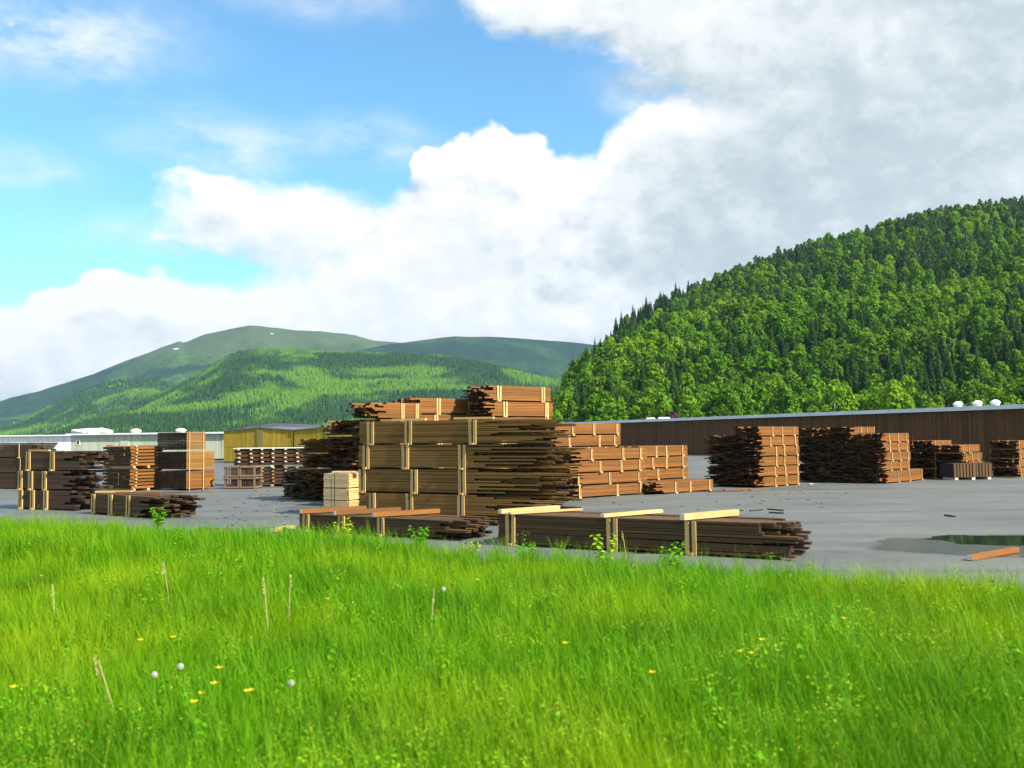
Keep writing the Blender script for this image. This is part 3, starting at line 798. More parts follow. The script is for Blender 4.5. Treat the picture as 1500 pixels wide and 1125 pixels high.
# yellow-ochre halls with two low gables
def yellow_hall(x0, xpk, x1, ye, yp, dist, dist2, label):
    A = AT(x0, ye[0], dist); Pk = AT(xpk, yp, (dist + dist2) / 2); B = AT(x1, ye[1], dist2)
    ang = math.atan2(B.y - A.y, B.x - A.x); e = empty('yellow_hall', (A.x, A.y, 0), ang); tag(e, label, 'building')
    L = (Vector((B.x, B.y)) - Vector((A.x, A.y))).length; xp = L * (xpk - x0) / (x1 - x0)
    za, zp, zb = A.z, Pk.z, B.z
    top = lambda x: za + (zp - za) * x / xp if x < xp else zp + (zb - zp) * (x - xp) / (L - xp)
    v = [(0, .05, 0), (L, .05, 0), (L, .05, zb - .05), (xp, .05, zp - .05), (0, .05, za - .05)]; n = 5
    v += [(a, 14, c) for a, b_, c in v]
    mesh_obj('wall', v, [(0, 1, 2, 3, 4), (9, 8, 7, 6, 5), (1, 6, 7, 2), (0, 4, 9, 5)], M['trim'], e)
    mb = MB(); x = 0; r = random.Random(8)
    while x < L - .05:
        w = min(.42, L - x)
        for (z0, zt) in ((.1, 1.28), (1.31, None)):
            t0, t1 = (zt, zt) if zt else (top(x), top(x + w - .03))
            q = len(mb.v); y0 = -r.uniform(0, .015)
            mb.v += [(x, y0, z0), (x + w - .03, y0, z0), (x + w - .03, y0, t1), (x, y0, t0), (x, .05, z0), (x + w - .03, .05, z0), (x + w - .03, .05, t1), (x, .05, t0)]
            mb.f += [tuple(q + i for i in f) for f in ((0, 1, 2, 3), (1, 5, 6, 2), (4, 0, 3, 7), (3, 2, 6, 7), (0, 4, 5, 1))]
        x += w
    tag(mb.build('cladding', M['ochre_clad'], e), kind='stuff')
    mb = MB(); mb.box(xp - .3, xp + .3, -.06, -.02, .1, zp - .1); mb.build('corner_board', clad_mat('olive_board', (.20, .17, .05), .1), e)
    v = [(-.1, -.1, za), (xp, -.1, zp), (L + .1, -.1, zb), (L + .1, 14, zb), (xp, 14, zp), (-.1, 14, za)]
    v += [(a, b_, c + .09) for a, b_, c in v]
    mesh_obj('roof', v, [(0, 1, 4, 5), (1, 2, 3, 4), (6, 11, 10, 7), (7, 10, 9, 8), (0, 6, 7, 1), (1, 7, 8, 2), (5, 4, 10, 11), (4, 3, 9, 10), (0, 5, 11, 6), (2, 8, 9, 3)], M['roof_dull'], e)
yellow_hall(328, 382, 430, (632, 631), 627, 80, 78, 'yellow-ochre boarded hall with low gable beside grey hall')
yellow_hall(431, 482, 560, (631, 631), 626, 77.9, 75, 'second yellow-ochre hall half hidden behind the ragged timber stacks')

# ------------------------------------------------------------------ timber bundles
def bundle(label, origin, ang, L, W, H, nl, nc, ragged, rag, battens, group, detail=False, mat='board', pair=True, bear=.045, strap=True, tilt=(0, 0), seed=None, bw=.055, cat='timber bundle', xb=None):
    """one strapped package of boards. Local x runs along the boards, -y is the side with the uprights, z up.
       ragged: +1 uneven ends at x = L, -1 at x = 0"""
    r = random.Random(seed if seed is not None else hash(label) % 99991)
    e = empty('timber_bundle', origin, ang); tag(e, label, cat, group)
    if tilt != (0, 0): e.rotation_euler = (tilt[0], tilt[1], ang)
    t = (H - bear) / nl; w = W / nc
    mb = MB()
    for i in range(nl):
        lay = r.uniform(-.3, .3)
        for j in range(nc):
            a, b_ = r.uniform(-.012, .012), L + r.uniform(-.012, .012)
            u = r.random() ** 1.3
            ext = rag[0] + (rag[1] - rag[0]) * min(1, max(0, u + lay * .4))
            if ragged > 0: b_ = L + ext
            else: a = -ext
            z0 = bear + i * t; y0 = j * w + r.uniform(0, .004)
            ry = r.uniform(-.001, .001); rz = r.uniform(-.0006, .0006)
            if detail:
                if ragged > 0 and b_ > L + rag[1] * .55: ry += .006 * r.random()
                piece('board', UB[mat], a, y0, z0, b_ - a, w - .006, t - .004 - .002 * r.random(), e, (0, ry, rz))
            else:
                rot = Matrix.Rotation(ry, 3, 'Y') @ Matrix.Rotation(rz, 3, 'Z')
                mb.box(a, b_, y0, y0 + w - .008, z0, z0 + t - .006, rot, (L / 2, y0, z0))
    if not detail:
        b_ = tag(mb.build('boards', M[mat], e), kind='stuff'); b_.data.materials.append(M['shaded_end'])
        b_.data.polygons.foreach_set('material_index', [0, 0, 0, 1, 0, 1] * (len(mb.f) // 6))
    for bx in battens:
        jx = bx + r.uniform(-.03, .03)
        offs = (-bw * 1.05, bw * .35) if pair else (-bw * .5,)
        for o_ in offs:
            piece('batten', UB['batten'], jx + o_, -.026, .0, bw * .85, .022, H + .002 - .012 * r.random(), e, (0, r.uniform(-.02, .02), 0))
            piece('batten', UB['batten'], jx + o_, W + .006, .0, bw * .85, .022, H - .01, e)
        piece('cross_bearer', UB['batten'], jx - .05, -.035 - .04 * r.random(), .0, .09, W + .07, bear - .004, e)
        if strap:
            s = MB(); q = .003; x0, x1 = jx - .010, jx + .008
            s.box(x0, x1, -.034, -.0265, .0, H + .006); s.box(x0, x1, W + .0285, W + .036, .0, H + .006); s.box(x0, x1, -.034, W + .036, H + .0065, H + .010)
            s.build('strap', M['strap'], e)
    return e

def local(o, ang, dx, dy):
    c, s = math.cos(ang), math.sin(ang)
    return Vector((o[0] + dx * c - dy * s, o[1] + dx * s + dy * c, 0))
def at_z(p, z): return (p[0], p[1], z)
Z0 = .010     # top of the asphalt
ORD = {2: ['bottom', 'top'], 3: ['bottom', 'middle', 'top'], 4: ['bottom', 'second lowest', 'second highest', 'top'], 5: ['bottom', 'second lowest', 'middle', 'second highest', 'top'],
       6: ['bottom', 'second lowest', 'third lowest', 'third highest', 'second highest', 'top'], 7: ['bottom', 'second lowest', 'third lowest', 'middle', 'third highest', 'second highest', 'top'], 1: ['single']}

def stack(n, text, origin, ang, L, W, pitch, nl, nc, ragged, rag, battens, group, detail=False, mat='board', jit=.04, pair=True, z0=Z0, bw=.055, lshift=None, strap=True, seed=1):
    r = random.Random(seed * 31 + n)
    for i in range(n):
        dx = r.uniform(-jit, jit) + (lshift[i] if lshift else 0); dy = r.uniform(-jit, jit) * .5
        o = local(origin, ang, dx, dy)
        bt = battens[i % len(battens)]
        bundle('%s bundle of %s' % (ORD[n][i], text), at_z(o, z0 + i * pitch), ang + r.uniform(-.008, .008), L, W, pitch, nl, nc, ragged, rag, bt, group, detail, mat, pair, seed=seed * 100 + i, bw=bw, strap=strap)

A_ANG, B_ANG = R(-27), R(40)

# --- main stack, four bundles, long side to the camera
o = G(526, 757)
stack(4, 'the big brown stack with long ragged ends in the middle', o, A_ANG, 3.95, 1.1, .575, 13, 8, 1, (-.75, 1.55), [[.40, 1.50, 2.90], [.10, 1.55, 2.85], [.22, 1.35, 2.90], [.30, 1.40, 3.20]], 'main timber stack', True, jit=.03, bw=.085, seed=3)
# --- long low bundle in front of it
bundle('long low brown bundle with three pale crosspieces in front of meadow edge', at_z(G(730, 799), Z0), R(-29.5), 4.75, 1.15, .54, 11, 8, 1, (-.15, .45), [.22, 2.15, 3.50], 'low bundles by the meadow', True, 'board_dark', bw=.08, seed=41)
bundle('low dark bundle lying in front of the big stack, three crosspieces on it', at_z(G(438, 779), Z0), R(-32), 3.5, 1.1, .36, 6, 7, 1, (-.1, .8), [.20, 1.15, 2.15], 'low bundles by the meadow', True, 'board_dark', bw=.075, seed=43)
bundle('low dark bundle with three pale uprights beside the three-high stack', at_z(G(134, 753), Z0), R(-38), 2.4, 1.1, .53, 8, 7, 1, (-.1, 1.05), [.12, .95, 1.80], 'low bundles by the meadow', True, 'board_dark', bw=.085, seed=45)
# --- three-high stack near the picture edge
o = G(27, 746)
stack(3, 'the dark three-high stack beside the meadow', o, R(-25), 1.75, 1.1, .54, 8, 7, 1, (-.1, .75), [[.10, .58, 1.12], [.10, .50, 1.08], [.30, 1.28]], 'three-high dark stack', True, 'board_old', jit=.03, bw=.08, lshift=[0, 0, .05], seed=7)

# --- timbers lying across the low bundles (loose: own things)
def beam(name, p, ang, L, w, h, label, cat='timber', endmat='beam_end', mat='beam', split=None, tilt=0.0):
    e = empty(name, p, ang); e.rotation_euler = (0, tilt, ang); tag(e, label, cat)
    mb = MB(); mb.box(0, L, -w / 2, w / 2, 0, h); mb.build('timber', M[mat], e)
    mb = MB(); mb.box(-.004, -.0005, -w / 2 + .002, w / 2 - .002, .002, h - .002); mb.build('sawn_end', M[endmat], e)
    return e
fo = G(730, 799); fa = R(-29.5)
for (dx, L_, h_, lab, m_) in ((.10, 1.35, .075, 'pale timber across the low bundle, at its even end', 'beam'), (2.05, 1.40, .055, 'thin pale timber across the middle of the low bundle', 'beam'), (3.42, 1.35, .095, 'thick pale timber across the low bundle towards its ragged end', 'beam')):
    p = local(fo, fa, dx, -.10); beam('cross_timber', at_z(p, Z0 + .555), fa + R(90) - R(22), L_, .10, h_, lab, mat=m_)
p = local(fo, fa, .30, -.12); beam('cross_timber', at_z(p, Z0 + .555), fa + R(90) - R(30), 1.5, .12, .03, 'flat pale board beside the thick timber at the even end of low bundle')
fo = G(438, 779); fa = R(-32)
for (dx, lab) in ((.12, 'brown timber across the low dark bundle, at its left end'), (1.05, 'brown timber across the middle of the low dark bundle'), (2.05, 'brown timber across the low dark bundle, nearest the big stack')):
    p = local(fo, fa, dx, -.08); beam('cross_timber', at_z(p, Z0 + .375), fa + R(90) - R(24), 1.45, .11, .085, lab, mat='board_far')
fo = G(134, 753); fa = R(-38)
beam('cross_timber', at_z(local(fo, fa, .1, .06), Z0 + .545), fa + R(30), 1.0, .10, .05, 'pale timber lying along the low dark bundle near its even end')
beam('cross_timber', at_z(local(fo, fa, 1.0, .10), Z0 + .545), fa + R(34), 1.2, .09, .045, 'brown timber lying along the low dark bundle towards its ragged end', mat='board_far')
fo = G(27, 746); fa = R(-25)
beam('cross_timber', at_z(local(fo, fa, .35, .05), Z0 + 3 * .54 + .012), fa + R(4), .75, .09, .04, 'short pale timber on top of the dark three-high stack')
# timbers on the big stack
fo = G(526, 757)
for (dx, L_, lab) in ((.75, .9, 'pale white-ended timber on top of the big stack, towards its even end'), (2.5, 1.0, 'pale timber on top of the big stack below the tall rear stack')):
    beam('cross_timber', at_z(local(fo, A_ANG, dx, .35), Z0 + 4 * .575 + .014), A_ANG + R(6), L_, .10, .05, lab)
# loose timber at the picture edge and on the ground
p = G(1421, 822); q = G(1530, 802); beam('loose_timber', at_z(p, .012), math.atan2(q.y - p.y, q.x - p.x), 1.5, .10, .075, 'square brown timber with pale sawn end lying by the puddle', mat='board_far')
p = G(400, 780); q = G(436, 774); beam('loose_timber', at_z(p, .012), math.atan2(q.y - p.y, q.x - p.x), .7, .14, .07, 'pale offcut lying by the left end of low dark bundle')
p = G(282, 778); q = G(330, 775); beam('loose_board', at_z(p, .012), math.atan2(q.y - p.y, q.x - p.x), .75, .12, .025, 'thin brown board half lost in the meadow edge', 'board', mat='board_far')

# --- pale untreated pack beside the big stack
def pale_pack():
    p = G(474, 742); a = R(-24)
    e = empty('timber_pack', at_z(p, Z0), a); tag(e, 'pale untreated timber pack with dark sticker rows beside the big stack', 'timber pack')
    H = [(0.0, .17), (.19, .50), (.53, .92)]
    r = random.Random(2); mb = MB()
    for (z0, z1) in H:
        nl = max(2, int((z1 - z0) / .055))
        for i in range(nl):
            for j in range(4):
                t = (z1 - z0) / nl; piece('board', UB['pale_board'], r.uniform(-.01, .01), j * .26, z0 + i * t, .80, .252, t - .004, e)
    for z in (.172, .502):
        for j in range(7):
            piece('sticker', UB['board'], .04 + j * .11, -.004, z, .045, 1.0, .018 if z < .3 else .026, e)
    for (z0, z1) in H:
        for i in range(5): piece('sunlit_end_facing', UB['batten'], .815, .0 + r.uniform(-.01, .01), z0 + i * (z1 - z0) / 5, .02 + .02 * r.random(), 1.03, (z1 - z0) / 5 - .012, e)  # facing added in a warmer tone to paint sunlight on this side
    s = MB(); s.box(.37, .385, -.016, -.012, 0, .93); s.box(.37, .385, -.016, 1.04, .925, .929); s.build('strap', M['strap'], e)
    for j, (x0, x1) in enumerate(((.2, .75), (.0, .35))):
        piece('top_board', UB['pale_board'], x0, .1 + j * .3, .934, x1 - x0 + .3, .2, .03, e, (0, 0, .1))
pale_pack()

# --- orange stacks whose long side catches the sun
bat3 = [[.55, 1.60, 2.45], [.35, 1.85, 2.55], [.75, 1.70, 2.60], [.15, 1.10, 2.35]]
o = G(842, 731)
stack(4, 'the orange stack just beyond the ragged ends of the big stack', o, B_ANG, 3.3, 1.1, .375, 8, 7, -1, (-.38, .10), [[.20, 1.85, 2.90], [.20, 1.55, 2.90], [1.25, 2.20, 3.05], [.80, 2.15, 3.0]], 'orange stacks in the sun', False, 'board_far', pair=False, bw=.09, lshift=[0, 0, -.10, -.02], seed=11)
o1 = local(o, B_ANG, .1, 1.25)
stack(6, 'the rear stack rising behind the orange stack next to the hall', o1, B_ANG, 3.3, 1.1, .385, 8, 7, -1, (-.38, .10), [[.5, 1.6, 2.6], [.6, 1.5, 2.6], [.4, 1.7, 2.5], [.9, 1.75, 2.55], [.9, 2.3, 3.0], [1.05, 2.05, 3.1]], 'orange stacks in the sun', False, 'board_far', pair=False, bw=.09, seed=12)
o = G(962, 725)
stack(1, 'low orange boards in front of the three-high stack in the sun', o, R(42), 3.0, 1.0, .38, 8, 7, -1, (-.38, .10), [[1.0, 1.75, 2.75]], 'orange stacks in the sun', False, 'board_far', pair=False, bw=.09, seed=13)
o1 = local(o, R(42), .1, 1.12)
stack(4, 'the orange stack behind the low orange bundle', o1, R(42), 3.0, 1.1, .385, 8, 7, -1, (-.38, .10), [[1.1, 1.9, 2.7], [1.3, 2.65], [1.1, 1.8, 2.7], [1.3, 1.85, 2.75]], 'orange stacks in the sun', False, 'board_far', pair=False, bw=.09, seed=14)
# tall rear stack rising above the big one
o = G(712, 729)
stack(7, 'the tall rear stack rising above the big stack', o, B_ANG, 2.85, 1.1, .505, 9, 7, -1, (-.38, .10), [[.6, 2.4], [.7, 2.5], [.55, 2.45], [.65, 2.45], [2.6], [.75, 2.55], [.60, 2.5]], 'rear stacks behind the big stack', False, 'board_far', pair=True, bw=.07, jit=.06, seed=15)
o1 = local(o, B_ANG, -1.9, 1.25)
stack(6, 'the rear stack showing above the middle of the big stack', o1, B_ANG, 4.2, 1.1, .525, 9, 7, -1, (-.38, .10), [[.9, 2.2, 3.4], [1.0, 2.3, 3.5]], 'rear stacks behind the big stack', False, 'board_far', pair=True, bw=.07, jit=.08, seed=16)
# ragged dark ends to the left of the big stack
M_ANG = R(50); o2 = G(556, 738)
stack(6, 'the rear stack whose ragged ends top the left shoulder', o2, M_ANG, 1.7, 1.1, .49, 9, 7, -1, (-.25, .45), [[.9, 1.5]], 'rear stacks behind the big stack', False, 'board_far', jit=.10, seed=17)
stack(5, 'the dark ragged stack just behind the pale pack', local(o2, M_ANG, .0, 1.18), M_ANG, 1.7, 1.1, .49, 9, 7, -1, (-.25, .45), [[.9, 1.5]], 'rear stacks behind the big stack', False, 'board_far', jit=.12, seed=18)
stack(4, 'the dark ragged stack left of the pale pack', local(o2, M_ANG, .0, 2.36), M_ANG, 3.0, 1.1, .475, 9, 7, -1, (-.25, .40), [[1.0, 2.2]], 'rear stacks behind the big stack', False, 'board_far', jit=.10, seed=19)
stack(2, 'the low dark stack left of the ragged stacks', local(o2, M_ANG, .0, 3.54), M_ANG, 3.0, 1.1, .43, 8, 7, -1, (-.2, .10), [[1.0, 2.2]], 'rear stacks behind the big stack', False, 'board_old', jit=.05, seed=20)

# six-high stack before the brown hall
o = G(1112, 715); a6 = R(44)
stack(6, 'the six-high orange stack in front of the brown hall', o, a6, 2.8, 1.1, .362, 8, 7, -1, (-.38, .10), [[1.1, 1.8, 2.7], [1.1, 1.8, 2.66], [1.15, 1.75, 2.65], [1.15, 1.72, 2.62], [.85, 1.65, 2.6], [1.0, 1.62, 2.45]], 'six-high stacks before the hall', False, 'board_far', pair=False, bw=.085, seed=21)
o1 = local(o, a6, .02, 1.2)
stack(5, 'the dark-ended stack behind the six-high orange stack', o1, a6, 2.5, 1.1, .375, 8, 7, -1, (-.38, .10), [[.9, 1.6, 2.3]], 'six-high stacks before the hall', False, 'board_far', pair=False, bw=.085, seed=22)
# stepped stack further along the hall
o = G(1296, 709); a7 = R(45)
bundle('long low orange bundle at the foot of the stepped stack', at_z(o, Z0), a7, 3.5, 1.1, .46, 8, 7, -1, (-.38, .10), [1.15, 2.25, 3.42], 'stepped stack before the hall', False, 'board_far', False, seed=31, bw=.085)
stack(4, 'the stepped orange stack, resting on a longer bundle', local(o, a7, -.05, .02), a7, 2.5, 1.08, .355, 8, 7, -1, (-.38, .10), [[.75, 1.55, 2.28], [.8, 1.5, 2.25], [.7, 1.45, 2.22], [.65, 1.45, 2.22]], 'stepped stack before the hall', False, 'board_far', pair=False, bw=.085, z0=Z0 + .465, seed=24)
o1 = local(o, a7, -.15, 1.2)
stack(6, 'the stack with two orange uprights just behind the stepped stack', o1, a7, 2.1, 1.1, .358, 8, 7, -1, (-.38, .10), [[.6, 1.3, 2.0], [.9, 1.4, 2.0]], 'stepped stack before the hall', False, 'board_far', pair=False, bw=.085, seed=25)
o1 = local(o, a7, -.2, 2.4)
stack(6, 'the farther dark-ended stack behind the stepped stack', o1, a7, 2.3, 1.1, .352, 8, 7, -1, (-.38, .10), [[.6, 1.3, 2.1]], 'stepped stack before the hall', False, 'board_far', pair=False, bw=.085, seed=26)
# small stacks at the far end of the yard
o = G(1412, 702.5); a8 = R(46)
stack(4, 'the far orange stack beside the dark slatted crate', o, a8, 2.4, 1.1, .345, 7, 6, -1, (-.38, .10), [[.5, 1.2, 1.9], [.6, 1.3, 2.0], [.4, 1.1, 1.8], [.5, 1.2]], 'far stacks at the yard end', False, 'board_far', pair=False, bw=.09, lshift=[0.4, .5, 0, -.5], seed=28)
stack(4, 'the dark-ended stack behind the far orange stack', local(o, a8, -.2, 1.2), a8, 2.3, 1.1, .39, 7, 6, -1, (-.38, .10), [[.5, 1.2, 1.9]], 'far stacks at the yard end', False, 'board_far', pair=False, bw=.09, seed=29)
stack(3, 'the rearmost stack behind the far orange stack', local(o, a8, -.1, 2.4), a8, 2.3, 1.1, .48, 7, 6, -1, (-.38, .10), [[.5, 1.2, 1.9]], 'far stacks at the yard end', False, 'board_far', pair=False, bw=.09, seed=30)
o = G(1492, 700)
stack(4, 'the dark stack cut off by the picture edge before the hall', o, a8, 2.4, 1.1, .38, 7, 6, -1, (-.38, .10), [[.3, 1.2, 1.9]], 'far stacks at the yard end', False, 'board_far', pair=False, bw=.09, seed=32)

# ------------------------------------------------------------------ packs and crates at the far side of the yard
def stickered(label, p, z, ang, L, W, nl, t, gap, group, ends='batten', mat='board_far', sx=None, bearers=True):
    """board layers held apart by stickers whose pale ends stick out"""
    r = random.Random(len(label) * 7 + nl); e = empty('stickered_pack', at_z(p, z), ang); tag(e, label, 'timber pack', group)
    z0 = .09 if bearers else 0.0
    sx = sx or (.22, L - .22)
    if bearers:
        for x in (.1, L / 2, L - .2): piece('bearer', UB[ends], x, -.03, 0, .10, W + .06, .085, e)
    for i in range(nl):
        zz = z0 + i * (t + gap); nb = 5
        for j in range(nb):
            piece('board', UB[mat], r.uniform(-.06, .04), j * W / nb, zz, L + r.uniform(-.03, .05), W / nb - .01, t, e)
        for x in sx:
            piece('sticker', UB[ends], x - .04 + r.uniform(-.02, .02), -.05 - .03 * r.random(), zz + t, .075, W + .12, gap - .004, e)
    return z0 + nl * (t + gap)
p = G(191, 720); a = R(60)
h = stickered('lower brown stickered pack with zigzag pale stickers on white feet', p, Z0, a, 1.50, 1.60, 6, .085, .042, 'stickered packs')
stickered('upper brown stickered pack with zigzag pale stickers, under the red sign', p, Z0 + h + .005, a, 1.50, 1.60, 6, .085, .042, 'stickered packs')
p = G(273, 719); a = R(60)
for i, (n_, m_) in enumerate((('bottom', 'board_far'), ('middle', 'board'), ('top', 'board'))):
    bundle('%s pack of the tall brown column between stickered pack and yellow hall' % n_, at_z(p, Z0 + i * .735), a + (.02, -.01, .015)[i], .92, 1.6, .725, 11, 9, -1, (0, .01), [], 'tall strapped column', False, m_, seed=60 + i, bear=.06, cat='timber pack')
    e = bpy.data.objects[-1] if False else None
q = local(p, a, .98, .25)
for i, (n_, m_) in enumerate((('lower', 'pale_board'), ('upper', 'board'))):
    bundle('%s pack of the two-high brown column before the grey hall' % n_, at_z(q, Z0 + i * .73), a, .62, 1.4, .72, 10, 8, -1, (0, .01), [], 'tall strapped column', False, 'board_far' if i == 0 else m_, seed=64 + i, bear=.06, cat='timber pack')
# pale bands on that column are straps round the whole column
for k_, x in enumerate((.10, .78)):
    e = empty('column_strap', at_z(local(p, a, x, -.02), Z0), a); tag(e, 'pale vertical strap round the tall brown column, %s one' % ('outer' if k_ == 0 else 'inner'), 'strap')
    mb = MB(); mb.box(0, .03, -.012, -.006, 0, 2.21); mb.box(0, .03, -.012, 1.62, 2.215, 2.221); mb.build('band', M['batten'], e)
# wooden crates
def crate(label, p, z, ang, W, D_, H):
    e = empty('wooden_crate', at_z(p, z), ang); tag(e, label, 'crate', 'open slatted crates')
    for x in (0, W - .06):
        for y in (0, D_ - .06): piece('post', UB['grey_wood'], x, y, 0, .06, .06, H, e)
    for z_ in (.03, H - .06):
        for y in (-.022, D_): piece('rail', UB['grey_wood'], 0, y, z_, W, .02, .055, e)
        for x in (-.022, W): piece('rail', UB['grey_wood'], x, 0, z_, .02, D_, .055, e)
    n = 7
    for i in range(n): piece('slat', UB['board_old'], .07 + i * (W - .14) / n, .02, .03, (W - .14) / n * .45, .02, H - .06, e)
    piece('floor_board', UB['board_old'], .02, .045, .035, W - .04, D_ - .1, .03, e)
    piece('back_board', UB['board_old'], .02, D_ - .09, .07, W - .04, .025, H - .12, e)
p = G(328, 716.5)
for i in range(2):
    for j in range(2):
        crate('%s slatted crate of the four before the dark stack, %s' % (('lower', 'upper')[j], ('left one', 'right one')[i]), local(p, R(-4), i * .62, 0), Z0 + j * .44, R(-4), .60, .8, .435)
# pack with rows of white sticker ends, under a pale sheet
p = G(372, 714); a = R(-3)
h = stickered('dark stickered pack under the pack with white ends', local(p, a, -1.0, .6), Z0, a, 3.0, 1.4, 5, .10, .035, 'white-ended packs', mat='board_old', sx=(.2, .7, 1.15, 1.6, 2.1, 2.55))
M['white_end'] = plain_mat('white_end', (.55, .52, .46), .7)
UB['white_end'] = unit_box('white_end', M['white_end'])
stickered('dark pack with six columns of white sticker ends before yellow hall', local(p, a, -1.0, .6), Z0 + h, a, 3.0, 1.4, 4, .115, .050, 'white-ended packs', ends='white_end', mat='board_dark', sx=(.2, .7, 1.15, 1.6, 2.1, 2.6))
e = empty('cover_sheet', at_z(local(p, a, -1.05, .54), Z0 + h + .09 + 4 * .165 + .004), a); tag(e, 'pale boards covering the pack with white sticker ends', 'cover')
for i in range(6): piece('board', UB['white_end'], i * .52, 0, 0, .51, 1.5, .035, e)
# dark stacks at the picture edge
o = G(-14, 716)
stack(3, 'the dull far stack at the picture edge under the white hall', o, R(-22), 2.3, 1.1, .62, 9, 7, 1, (-.05, .2), [[.3, 1.6]], 'far stacks at the picture edge', False, 'board_old', pair=False, seed=50)
o = G(-60, 716)
stack(2, 'the brown stack cut off by the picture edge', o, R(36), 1.6, 1.1, .55, 8, 6, -1, (0, .1), [[.4, 1.3]], 'far stacks at the picture edge', False, 'board_far', pair=False, seed=51)
# dark slatted crates by the far orange stack
p = G(1398, 703.5)
e = empty('slatted_crate', at_z(p, Z0), R(10)); tag(e, 'dark slatted crate on white feet at the far yard end', 'crate')
for i in range(12): piece('slat', UB['board_dark'], i * .14, 0, .10, .10, .03, .52, e)
piece('side_board', UB['board_dark'], 1.66, .02, .10, .03, .9, .52, e); piece('side_board', UB['board_dark'], -.01, .02, .10, .03, .9, .52, e)
piece('top_board', UB['board_dark'], 0, 0.035, .625, 1.68, .9, .03, e); piece('floor_board', UB['board_dark'], 0.03, .035, .10, 1.6, .85, .03, e)
for x in (.05, .8, 1.5): piece('foot', UB['white_end'], x, .02, 0, .14, .8, .095, e)
p = G(1362, 701)
for i in range(3):
    e = empty('pallet', at_z(local(p, R(8), i * .08, .1), Z0 + i * .15), R(8) + i * .03); tag(e, '%s empty pale pallet between the stepped stack and the dark crate' % ('bottom', 'middle', 'top')[i], 'pallet', 'empty pallets')
    for j in range(5): piece('slat', UB['batten'], 0, j * .17, .11, .95, .12, .022, e)
    for x in (0, .43, .86): piece('block', UB['batten'], x, 0, 0, .09, .8, .108, e)
# white thing behind the far stack (covered pack)
p = G(1440, 699)
e = empty('wrapped_pack', at_z(local(p, R(30), -.2, 2.4), Z0), R(30)); tag(e, 'small white wrapped pack poking up behind the far orange stack', 'timber pack')
mb = MB(); mb.box(0, .5, 0, .9, 0, 1.02); mb.build('stack', M['board_old'], e); mb = MB(); mb.box(-.02, .52, -.02, .92, 1.025, 1.22); mb.build('wrap', M['white'], e)
# red sign on the grey hall
p = AT(160, 655, 89)
e = empty('sign', (p.x, p.y, p.z - .2)); tag(e, 'small red sign board in front of the grey hall wall', 'sign')
mb = MB(); mb.box(-.32, .32, 0, .04, 0, .4); mb.build('panel', M['red'], e); mb = MB(); mb.tube([(0, .08, -p.z + .2), (0, .08, .35)], .03); mb.build('post', M['roof_grey'], e)
# loose sticks and boards on the asphalt
for i, (x0, y0, x1, y1, w_, lab, m_) in enumerate((
        (1075, 749, 1089, 749, .05, 'short dark stick on the asphalt, apart from the others', 'board_old'), (1100, 749.5, 1118, 748, .05, 'bent dark stick on the asphalt next to a pale scrap', 'board_old'),
        (1124, 747, 1147, 749, .04, 'thin dark stick on asphalt, upper of a crossed pair', 'board_old'), (1126, 752, 1147, 753, .05, 'thick dark stick on asphalt, lower of a pair', 'board_old'),
        (1383, 756, 1397, 758, .05, 'lone dark stick on the open asphalt before the puddle', 'board_old'), (988, 722, 1036, 721, .12, 'dark board lying before the low orange bundle', 'board_old'),
        (1040, 721.5, 1090, 720, .14, 'dark wide board lying before the six-high stack', 'board_old'), (1062, 718.5, 1100, 717, .14, 'brown board lying against the six-high stack', 'board_far'),
        (1100, 719, 1128, 717.5, .10, 'narrow brown board lying at the corner of the six-high stack', 'board_far'), (1186, 710, 1192, 709.6, .10, 'small pale scrap of wood beside the six-high stack', 'batten'))):
    p, q = G(x0, y0), G(x1, y1); L_ = (q - p).length
    b_ = piece('loose_stick' if i < 5 else 'loose_board', UB[m_], p.x, p.y, .009, L_, w_, .03, None, (0, 0, math.atan2(q.y - p.y, q.x - p.x)))
    tag(b_, lab, 'stick' if i < 5 else 'board')
# splinters and bark strewn near the stacks
def build_chips():
    r = random.Random(61); mb = MB()
    for i in range(170):
        px = r.choice((r.uniform(380, 760), r.uniform(830, 1260), r.uniform(250, 420))); py = 718 + 70 * r.random() ** 1.8 if px < 760 else 718 + 30 * r.random() ** 2
        p = G(px, py); L_ = r.uniform(.03, .16); w_ = r.uniform(.008, .025)
        mb.box(p.x - L_ / 2, p.x + L_ / 2, p.y - w_, p.y + w_, .010, .016 + r.random() * .012, Matrix.Rotation(r.random() * 3.14, 3, 'Z'))
    tag(mb.build('wood_chips', M['board_old']), 'dark splinters and bark strewn over the asphalt', 'wood chips', kind='stuff')
build_chips()
# poles on the hill
for (px, y0, y1, d_, lab) in ((1401, 545, 508, 395, 'thin pale pole standing among the trees on the wooded hill'), (1090, 575, 545, 350, 'small pale pole low among the trees of the hill')):
    b0 = AT(px, y0, d_); t0 = AT(px, y1, d_)
    e = empty('pole', (b0.x, b0.y, b0.z - 6)); tag(e, lab, 'pole')
    mb = MB(); mb.tube([(0, 0, -3), (0, 0, t0.z - b0.z + 6)], [.28, .2], 8); mb.build('shaft', M['white'], e)
    mb = MB(); mb.box(-.9, .9, -.08, .08, t0.z - b0.z + 5.0, t0.z - b0.z + 5.16); mb.build('arm', M['roof_grey'], e)

